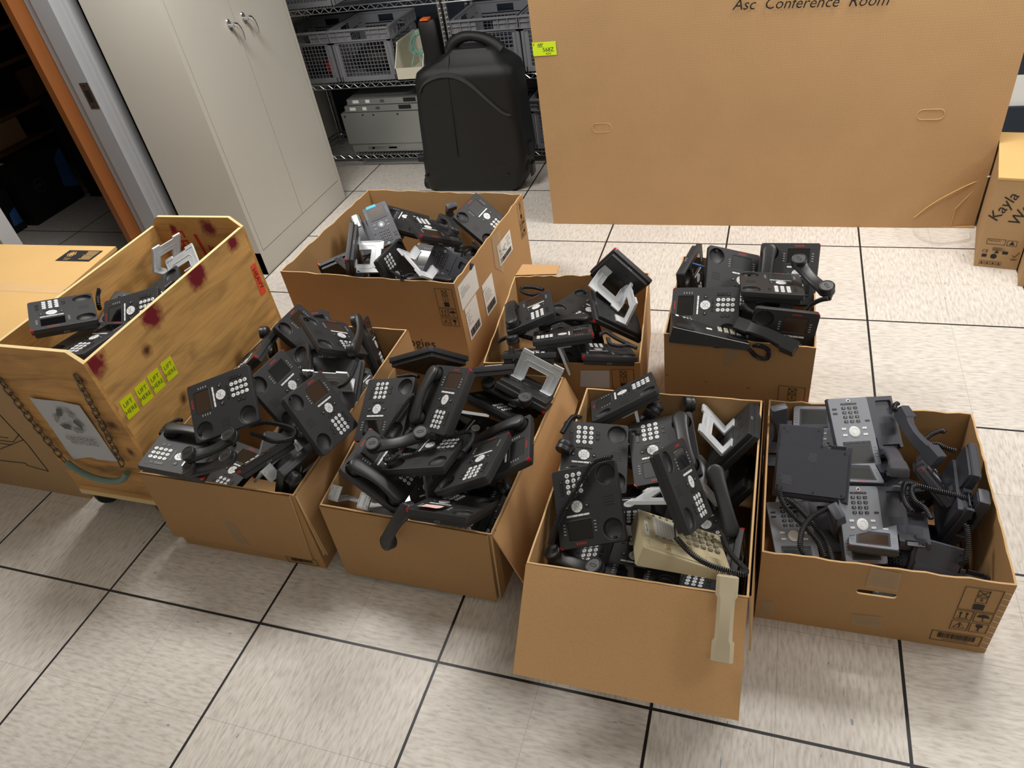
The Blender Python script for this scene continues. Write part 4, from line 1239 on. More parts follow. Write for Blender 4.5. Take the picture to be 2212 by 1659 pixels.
def build_phone():
    """black office phone: face at z = 0, top edge +y, handset wells on the left"""
    t = thing('desk_phone', 'prototype', 'telephone')
    b = MB()
    R_ = 9
    def lp(ins, z, rad=None):
        return [(x / 1000, y / 1000, z / 1000) for x, y in rrect(-95 + ins, -107.5 + ins, 95 - ins, 107.5 - ins, max(3, (R_ if rad is None else rad) - ins * .5), 5)]
    b.loft([lp(1.6, 0), lp(.5, -.5), lp(0, -1.8), lp(.6, -17), lp(2.2, -18.4), lp(7, -18.8), lp(8, -19.6), lp(8, -32), lp(10, -34)], cap0=False, cap1=True, mi=0)
    wells = [(-63, 72), (-62.5, -74)]
    scr = [(x / 1000, y / 1000) for x, y in rrect(-6, 35, 65, 88, 1.5, 3)]
    outer = [(p[0], p[1]) for p in lp(1.6, 0)]
    face_with_holes(b, outer, [[(x / 1000, y / 1000) for x, y in ring(cx, cy, 29, 32)] for cx, cy in wells] + [scr], 0, mi=0)
    for cx, cy in wells:
        b.loft([[(x / 1000, y / 1000, z / 1000) for x, y in ring(cx, cy, r, 32)] for r, z in ((29, 0), (27.6, -1.0), (27, -5), (25.5, -9), (21.5, -12))], cap0=False, cap1=True, mi=0)
    b.loft([[(x, y, 0) for x, y in scr], [(x, y, -.0016) for x, y in scr]], cap0=False, cap1=True, mi=1)
    b.build('body', ['phone_black', 'phone_recess'], t, smooth=40)
    slab_mm(MB(), -4.5, 36.5, 63.5, 86.5, -1.5, -.6, .8).build('screen', 'screen_glass', t)
    slab_mm(MB(), -6, 34.2, 65, 35.6, -.3, .8, .3).build('screen_rim', 'stand_gray', t)
    for k in range(4):
        slab_mm(MB(), -3 + 16.9 * k, 20.2, 12.9 + 16.9 * k, 25.4, 0, 1.2, 1).build('softkey', 'key_white', t)
    nv = MB()
    for k in range(4):
        a0, a1 = math.pi / 4 + k * math.pi / 2 + .05, math.pi / 4 + (k + 1) * math.pi / 2 - .05
        po = [(30 + 16 * math.cos(a0 + (a1 - a0) * i / 8), -1 + 16 * math.sin(a0 + (a1 - a0) * i / 8)) for i in range(9)]
        pi_ = [(30 + 8 * math.cos(a0 + (a1 - a0) * i / 8), -1 + 8 * math.sin(a0 + (a1 - a0) * i / 8)) for i in range(8, -1, -1)]
        nv.prism([mm(*p) for p in po + pi_], .0003, .0018, mi=0)
        am = (a0 + a1) / 2
        nv.cyl(mm(30 + 12 * math.cos(am), -1 + 12 * math.sin(am)), .0011, .0018, .0021, 3, mi=1)
    nr = nv.build('navigation_ring', ['key_white', 'key_print'], t)
    key_mesh(30, -1, 7.2, 1.8, 'OK', gs=6).build('ok_button', ['key_white', 'key_print'], nr)
    gl = '123456789*0#'
    for k in range(12):
        cx, cy = 12.5 + 18.25 * (k % 3), -41.5 - 15.25 * (k // 3)
        key_mesh(cx, cy, 6.4, 2.0, gl[k], gs=8.5).build('digit_key', ['key_white', 'key_print'], t)
    for x in (-16, 74.5):
        lk = MB()
        for k in range(4):
            y = 69 - 8.4 * k
            slab_mm(lk, x - 3.4, y - 1.6, x + 3.4, y + 1.6, 0, .9, 1.4, 0)
        lk.build('line_key_column', 'ink_lightgray', t)
    for x in (.8, 60.2):
        rb = key_mesh(x, -1, 6.4, 1.4, None)
        rb.box(mm(x - 2.6, -2.6, 1.4), mm(x + 2.6, .6, 1.7), mi=1)
        rb.build('round_button', ['key_dark', 'ink_lightgray'], t)
    mk = MB()
    for k in range(3):
        slab_mm(mk, 7.5 + 15.3 * k, -26.5, 22 + 15.3 * k, -21.5, 0, 1, 1, 0)
        mk.box(mm(12 + 15.3 * k, -24.6, 1), mm(17.5 + 15.3 * k, -23.6, 1.2), mi=1)
    mk.build('menu_keys', ['key_dark', 'ink_gray'], t)
    for (x, y, w, l) in ((-7.4, -57, 10, 11), (-7.4, -72.5, 10, 11), (69.5, -73, 10, 11)):
        sb_ = slab_mm(MB(), x - w / 2, y - l / 2, x + w / 2, y + l / 2, 0, 1.2, 1.5, 0)
        sb_.box(mm(x - 2, y - 1.5, 1.2), mm(x + 2, y + 1.5, 1.4), mi=1)
        sb_.build('function_button', ['key_dark', 'ink_gray'], t)
    vb = slab_mm(MB(), 64.5, -64.5, 74.5, -36, 0, 1.2, 1.8, 0)
    for y in (-40, -50, -60):
        vb.box(mm(68.5, y - .6, 1.2), mm(70.5, y + .6, 1.4), mi=1)
    vb.build('volume_key', ['key_dark', 'ink_gray'], t)
    MB().text('AVAYA', .0095, Matrix.Translation((.0295, .0965, .0004)), shear=.25).build('logo', 'logo_red', t)
    spk = MB()
    for y in (8.5, .5, -7, -14):
        slab_mm(spk, -77.5, y - 1.3, -47.5, y + 1.3, 0, .25, .9)
    spk.build('speaker_slots', 'black_matte', t)
    lm = MB()
    pr = [p for p in rrect(-95, -107.5, 95, 107.5, 9, 7)[:7]]
    for i in range(6):
        (xa, ya), (xb, yb) = pr[i], pr[i + 1]
        c = (86, 98.5)
        f = lambda x, y, s: (c[0] + (x - c[0]) * s, c[1] + (y - c[1]) * s)
        o1, o2, i1, i2 = f(xa, ya, 1.03), f(xb, yb, 1.03), f(xa, ya, .72), f(xb, yb, .72)
        lm.add([mm(*o1, -9), mm(*o2, -9), mm(*o2, .1), mm(*o1, .1), mm(*i1, .35), mm(*i2, .35)], [(0, 1, 2, 3), (3, 2, 5, 4)])
    lm.build('message_lamp', 'lamp_red', t)
    slab_mm(MB(), -68, 90, -59, 98, -11, -5.5, 1.2).build('handset_hook', 'phone_recess', t)
    MB().box(mm(78.5, -88.5, 0), mm(81.5, -85.5, .3)).build('microphone_hole', 'black_matte', t)
    up = MB().box(mm(-8, 99.4, -29), mm(8, 99.8, -24), mi=0).box(mm(-6.4, 99.6, -27.8), mm(6.4, 100, -25.2), mi=1)
    up.build('top_port', ['ink_lightgray', 'black_matte'], t)
    bk = MB().box(mm(-34, -60, -34.4), mm(34, -20, -33.9), mi=0).box(mm(-30, 0, -34.4), mm(20, 22, -33.9), mi=0)
    bk.box(mm(-14, 58, -34.5), mm(-4, 68, -33.9), mi=0).box(mm(46, 45, -34.5), mm(56, 57, -33.9), mi=0).box(mm(-56, 45, -34.5), mm(-46, 57, -33.9), mi=0).cyl(mm(14, 48), .003, -.0345, -.0339, 10, mi=0)
    for k in range(6):
        bk.box(mm(-26, 17 - 3 * k, -34.7), mm(-26 + random.uniform(18, 40), 18 - 3 * k, -34.3), mi=1)
    for k in range(3):
        bk.box(mm(-28 + 20 * k, -48, -34.8), mm(-14 + 20 * k, -34, -34.3), mi=2)
    bk.build('jack_panel', ['phone_recess', 'ink_gray', 'black_matte'], t)
    return t
def stand_mesh():
    mb = MB()
    h0, h1, zf = -.020, .025, -.036
    d = Vector((0, .026, -.102)).normalized()
    Mp = Matrix((Vector((1, 0, 0)), d, Vector((1, 0, 0)).cross(d))).transposed().to_4x4()
    Mp.translation = (0, h0, zf)
    T_ = .0028
    for s in (-1, 1):
        xa, xb = (-.076, -.036) if s < 0 else (.036, .076)
        mb.box((xa, h0, zf - T_), (xb, h1, zf))
        mb.box((xa, h0, zf - .004), (xa + .0025, h1, zf + .0015)).box((xb - .0025, h0, zf - .004), (xb, h1, zf + .0015)).box((xa, h1 - .003, zf - .004), (xb, h1, zf + .0015))
        xm = (xa + xb) / 2
        mb.box((xm - .001, h0, zf), (xm + .001, h1, zf + .0015))
        for y in (h0 + .009, h1 - .009):
            mb.cyl((xa + .007 if s < 0 else xb - .007, y), .0022, zf, zf + .006, 8)
        # leg of the plate
        p = [(xa, 0), (xb, 0), (xb, .058), (xa, .058)]
        mb.prism(p, -T_ / 2, T_ / 2, Mp)
        mb.box((xa, -.001, -.0035), (xb, .006, .0035), Mp)
        # end tab
        ta, tb = (-.076, -.038) if s < 0 else (.038, .076)
        mb.box((ta, .096, -.004), (tb, .108, .0025), Mp)
        # gusset between flange and plate
        mb.box((xa, h0 - .001, zf - .012), (xa + .0022, h0 + .006, zf), None)
    mb.prism([(-.076, .058), (.076, .058), (.076, .100), (-.076, .100)], -T_ / 2, T_ / 2, Mp)
    # raised U ridge and edge ribs
    for z in (T_ / 2, -T_ / 2):
        mb.tube([Mp @ Vector(p) for p in ((-.056, .004, z), (-.056, .066, z), (-.048, .076, z), (.048, .076, z), (.056, .066, z), (.056, .004, z))], .0013, 6)
        mb.tube([Mp @ Vector(p) for p in ((-.036, .002, z), (-.036, .058, z), (.036, .058, z), (.036, .002, z))], .0016, 6)
    for x in (-.0755, .0755):
        mb.box((x - .0012, 0, -.0045), (x + .0012, .100, .0045), Mp)
    for z, fl in ((.0018, False), (-.0018, True)):
        K = Mp @ Matrix.Translation((0, .088, z))
        if fl:
            K = K @ Matrix.Rotation(math.pi, 4, 'Y')
        mb.text('AVAYA', .013, K, 0)
    return mb
def round_sections(secs, n=16, top_flat=.62):
    loops = []
    for (y, hw, zb, zt) in secs:
        c, h = (zb + zt) / 2, (zt - zb) / 2
        l = []
        for i in range(n):
            a = 2 * math.pi * i / n
            ca, sa = math.cos(a), math.sin(a)
            p = .62
            l.append((hw * math.copysign(abs(ca) ** p, ca), y, c + h * math.copysign(abs(sa) ** p, sa)))
        loops.append(l)
    return loops
def build_handset():
    t = thing('telephone_handset', 'prototype', 'handset')
    secs = []
    for y in (-98, -97, -94.5, -90, -84, -76, -66, -55, -42, -26, -9, 9, 26, 42, 55, 66, 76, 84, 90, 94.5, 97, 98):
        a = abs(y)
        hw = math.sqrt(max(4, 24.2 ** 2 - (a - 74) ** 2)) if a > 74 else 18.5 + 5.7 * (a / 74) ** 2.2
        zt = 25 + 11 * (1 - (a / 98) ** 2) - (2.5 * max(0, (a - 90) / 8) ** 2)
        zb = 7 if a > 58 else 7 + 14 * (1 - (a / 58) ** 2.2)
        if a > 96: zb += 2
        secs.append((y / 1000, hw / 1000, zb / 1000, zt / 1000))
    MB().loft(round_sections(secs, 18)).build('grip', 'handset_black', t, smooth=50)
    for s, nm in ((1, 'ear_cap'), (-1, 'mouth_cap')):
        c = (0, s * .0735)
        cm = MB().lathe([(.0225, .012), (.0238, .004), (.0232, -.004), (.0215, -.0056), (.0195, -.0050), (.0185, -.0040)], 28, c, cap0=False, mi=0)
        cp = cm.build(nm, 'handset_black', t, smooth=40)
        sl = MB()
        po = [(x, y + c[1]) for x, y in rrect(-.0042, -.011, .0042, .011, .0041, 5)]
        pi2 = [(x, y + c[1]) for x, y in rrect(-.0024, -.0092, .0024, .0092, .0023, 5)]
        sl.loft([[(x, y, -.0042) for x, y in po], [(x, y, -.0046) for x, y in po], [(x, y, -.0046) for x, y in pi2], [(x, y, -.0042) for x, y in pi2]], cap0=False, cap1=False)
        sl.build('sound_slot', 'black_matte', cp)
    return t
def rect_sections(secs):
    loops = []
    for (y, hw, zb, zt, ch) in secs:
        loops.append([(-hw, y, zb + ch * .4), (-hw + ch * .4, y, zb), (hw - ch * .4, y, zb), (hw, y, zb + ch * .4), (hw, y, zt - ch), (hw - ch, y, zt), (-hw + ch, y, zt), (-hw, y, zt - ch)])
    return loops
def build_square_handset(name='telephone_handset', m='slate_body', beige=False):
    t = thing(name, 'prototype', 'handset')
    if beige:
        S_ = [(-.098, .020, .004, .022, .006), (-.095, .025, -.002, .029, .008), (-.054, .025, -.002, .032, .009), (-.046, .020, .012, .033, .008), (0, .0195, .014, .036, .008), (.046, .020, .012, .033, .008), (.054, .025, -.002, .032, .009), (.095, .025, -.002, .029, .008), (.098, .020, .004, .022, .006)]
    else:
        S_ = [(-.100, .020, .004, .020, .003), (-.098, .0235, -.002, .024, .004), (-.056, .0235, -.002, .030, .004), (-.052, .020, .008, .031, .004), (-.030, .019, .019, .036, .004), (0, .0185, .023, .039, .004), (.030, .019, .019, .036, .004), (.052, .020, .008, .031, .004), (.056, .0235, -.002, .030, .004), (.098, .0235, -.002, .024, .004), (.100, .020, .004, .020, .003)]
    MB().loft(rect_sections(S_)).build('grip', m, t, smooth=25)
    for s, nm in ((1, 'ear_cap'), (-1, 'mouth_cap')):
        c = s * .076
        cm = MB().loft([[(x, y + c, -.0015) for x, y in rrect(-.019, -.018, .019, .018, .006, 4)], [(x, y + c, -.0040) for x, y in rrect(-.017, -.016, .017, .016, .005, 4)]])
        cm.build(nm, m if beige else 'slate_dark', t)
    return t
def build_slate():
    """office phone with a pale face plate beside a dark handset cradle, face at z = 0"""
    t = thing('desk_phone', 'prototype', 'telephone')
    out = [(60, 105), (60, -105), (-137, -105), (-137, 54), (-129, 54), (-127, 44), (-78, 44), (-76, 54), (-64, 54), (-64, 22), (-60, 22), (-60, 105)]
    b = MB()
    def poly(ins, z):
        o = []
        cx, cy = -30, 0
        for x, y in out:
            o.append((x / 1000 - math.copysign(ins, x - cx) / 1000, y / 1000 - math.copysign(ins, y - cy) / 1000, z / 1000))
        return o
    b.loft([poly(0, -2), poly(0, -17), poly(3, -20)], cap0=False, cap1=True)
    b.loft([poly(0, -2), poly(1.2, -.4)], cap0=False, cap1=False)
    pad = [(x / 1000, y / 1000) for x, y in rrect(-130, -92, -82, -60, 6, 4)]
    o2 = [(p[0], p[1]) for p in poly(1.2, 0)]
    face_with_holes(b, o2, [pad], -.0004)
    b.loft([[(x, y, -.0004) for x, y in pad], [(x * .99 - .001, y * .99 - .0008, -.009) for x, y in pad]], cap0=False, cap1=True)
    # deep lower half under the cradle and screen
    slab_mm(b, -130, -95, 52, 40, -34, -18, 10)
    slab_mm(b, -56, 38, 52, 98, -26, -18, 8)
    b.build('body', 'slate_body', t, smooth=30)
    pl = MB().loft([[(x / 1000, y / 1000, -.0004) for x, y in rrect(-59.2, -104.2, 59.2, 104.2, 8, 5)], [(x / 1000, y / 1000, .0012) for x, y in rrect(-59.2, -104.2, 59.2, 104.2, 8, 5)], [(x / 1000, y / 1000, .0018) for x, y in rrect(-58.4, -103.4, 58.4, 103.4, 7.5, 5)]])
    pl.build('face_plate', 'slate_plate', t, smooth=30)
    slab_mm(MB(), -41, 29, 41, 94, 1.8, 2.6, 2.5).build('screen_bezel', 'slate_dark', t)
    slab_mm(MB(), -36, 41, 36, 89, 2.6, 2.9, 1).build('screen', 'screen_gray', t)
    for k in range(4):
        slab_mm(MB(), -38 + 19.2 * k, 30, -20.4 + 19.2 * k, 35.5, 2.6, 3.6, .8).build('softkey', 'slate_dark', t)
    nv = MB().loft([[(x / 1000, y / 1000, z / 1000) for x, y in ring(-.5, 0, r, 32)] for r, z in ((16.5, 1.8), (16.5, 3.2), (14.5, 4.2), (9.2, 4.2), (8.8, 3.4))], cap1=True)
    nr = nv.build('navigation_ring', 'key_white', t, smooth=40)
    key_mesh(-.5, 0, 7.6, 4.4, None).build('ok_button', 'key_white', nr)
    for (x, y) in ((-31.5, 9), (-32, -10), (29.4, 9), (29.5, -10)):
        key_mesh(x, y, 0, 3.4, '^', square=(14, 6.5), gs=4).build('shortcut_key', ['key_white', 'ink_gray'], t)
    gl = '123456789*0#'
    for k in range(12):
        key_mesh(-18.2 + 17.8 * (k % 3), -31.6 - 13.8 * (k // 3), 0, 3.6, gl[k], square=(12, 8.2), gs=6.5).build('digit_key', ['key_dark', 'key_legend_light'], t)
    for (x, y) in ((45, -57.5), (45, -71), (-46, -32)):
        key_mesh(x, y, 0, 3.2, '...', square=(14, 6.2), gs=6).build('function_button', ['key_dark', 'ink_lightgray'], t)
    vb = slab_mm(MB(), -24, -88, 24, -83, 1.8, 3, 1.5, 0)
    vb.box(mm(-17, -86, 3), mm(-13, -85, 3.2), mi=1).box(mm(13, -86, 3), mm(17, -85, 3.2), mi=1)
    vb.build('volume_key', ['key_dark', 'ink_lightgray'], t)
    key_mesh(-1, -95, 6, 3.4, None).build('speaker_button', 'key_white', t)
    key_mesh(-1, -95, 3.8, 3.9, None).build('speaker_button_centre', 'key_dark', t)
    for x in (-50.5, 50.5):
        lk = MB()
        for k in range(4):
            y = 74 - 8.5 * k
            slab_mm(lk, x - 4.2, y - 1.9, x + 4.2, y + 1.9, 1.8, 2.8, 1.6, 0)
        lk.build('line_key_column', 'ink_lightgray', t)
    sg_ = MB()
    for i in range(13):
        for j in range(14):
            x, y = -82 - 3.3 * i + (1.6 if j % 2 else 0), -20.5 + 2.8 * j
            sg_.cyl(mm(x, y), .0009, -.0004, -.0001, 6)
    sg_.build('speaker_grille', 'black_matte', t)
    MB().text('AVAYA', .0075, Matrix.Translation((-.0, .0985, .0021)), shear=.25).build('logo', 'logo_red', t)
    lm = MB()
    pr = rrect(-60, -105, 60, 105, 8, 7)[:7]
    for i in range(6):
        (xa, ya), (xb, yb) = pr[i], pr[i + 1]
        lm.add([mm(xa + .4, ya + .4, -8), mm(xb + .4, yb + .4, -8), mm(xb + .4, yb + .4, -1), mm(xa + .4, ya + .4, -1)], [(0, 1, 2, 3)])
    lm.build('message_lamp', 'lamp_red', t)
    hk = MB().loft([[mm(-122, 46, -9), mm(-82, 46, -9), mm(-82, 55, -13), mm(-122, 55, -13)], [mm(-122, 46, -5), mm(-82, 46, -5), mm(-82, 57, -10), mm(-122, 57, -10)]])
    hk.build('handset_hook', 'slate_dark', t)
    bk = MB()
    for (x, y) in ((-48, 88), (44, 88), (-48, -88), (44, -88), (-120, -88), (-120, 30)):
        bk.cyl(mm(x, y), .003, -.0348, -.0335, 8, mi=1)
    for k in range(7):
        bk.box(mm(-50, 20 - 3.6 * k, -34.6), mm(-50 + random.uniform(16, 26), 21.6 - 3.6 * k, -34.1), mi=2)
        bk.box(mm(10, -50 - 3.6 * k, -34.6), mm(10 + random.uniform(24, 32), -48.4 - 3.6 * k, -34.1), mi=2)
    bk.build('rating_label', ['slate_dark', 'black_matte', 'ink_gray'], t)
    return t
def cord_mesh(P, rad=.0056, wire=.0021, pitch=.0050, lead=(.0, .0), thin=False):
    pts = catmull(P, 12)
    mb = MB()
    if thin:
        return mb.tube(pts, .0021, 6)
    L = [0]
    for i in range(1, len(pts)):
        L.append(L[-1] + (pts[i] - pts[i - 1]).length)
    tot = L[-1]
    # parallel transport frames
    fr = []
    up = Vector((0, 0, 1))
    for i in range(len(pts)):
        a, b = pts[max(0, i - 1)], pts[min(len(pts) - 1, i + 1)]
        d = (b - a)
        d = d.normalized() if d.length > 1e-9 else Vector((1, 0, 0))
        x = up - d * up.dot(d)
        x = x.normalized() if x.length > 1e-6 else d.orthogonal().normalized()
        up = x
        fr.append((d, x, d.cross(x)))
    n = 10
    steps = int(tot / pitch * n)
    path = []
    i = 1
    for k in range(steps + 1):
        s = tot * k / steps
        while i < len(pts) - 1 and L[i] < s:
            i += 1
        u = (s - L[i - 1]) / max(1e-9, L[i] - L[i - 1])
        c = pts[i - 1].lerp(pts[i], u)
        x = fr[i - 1][1].lerp(fr[i][1], u).normalized()
        y = fr[i - 1][2].lerp(fr[i][2], u).normalized()
        r = rad
        a = 2 * math.pi * k / n
        path.append(c + x * math.cos(a) * r + y * math.sin(a) * r)
    mb.tube(path, wire, 5)
    return mb
PHONE = build_phone()
SLATE = build_slate()
HAND = build_handset()
HANDJ = build_square_handset()
STAND = stand_mesh().build('stand', 'stand_silver', PHONE)
_stand = {'silver': STAND.data}
_g = STAND.data.copy()
_g.materials.clear()
_g.materials.append(MATS['stand_gray'])
_stand['gray'] = _g
USED = set()
def put(proto, pv, label, group, stand=None, screen=None, dark=False):
    o = dup(proto)
    for ch in list(o.children):
        nm = ch.name.split('.')[0]
        if nm == 'stand':
            if stand:
                ch.data = _stand[stand]
            else:
                bpy.data.objects.remove(ch)
                continue
        if nm == 'screen' and screen:
            me = ch.data.copy()
            me.materials.clear()
            me.materials.append(MATS[screen])
            ch.data = me
        if dark and nm in ('face_plate', 'body', 'navigation_ring', 'shortcut_key'):
            me = ch.data.copy()
            m0 = {'face_plate': 'slate_plate_dark', 'body': 'slate_dark', 'navigation_ring': 'slate_plate', 'shortcut_key': 'slate_plate'}[nm]
            l = [MATS[m0]] + list(me.materials)[1:]
            me.materials.clear()
            for k in l:
                me.materials.append(k)
            ch.data = me
    pose(o, pv)
    o['label'] = label
    o['category'] = 'telephone'
    o['group'] = group
    return o
def put_handset(proto, M, label, group='loose and cradled telephone handsets'):
    o = dup(proto)
    if isinstance(M, Matrix):
        o.matrix_world = M
        q = M.to_quaternion()
        pose(o, list(q.axis * q.angle) + list(M.translation))
    else:
        pose(o, M)
    o['label'] = label
    o['category'] = 'handset'
    o['group'] = group
    return o

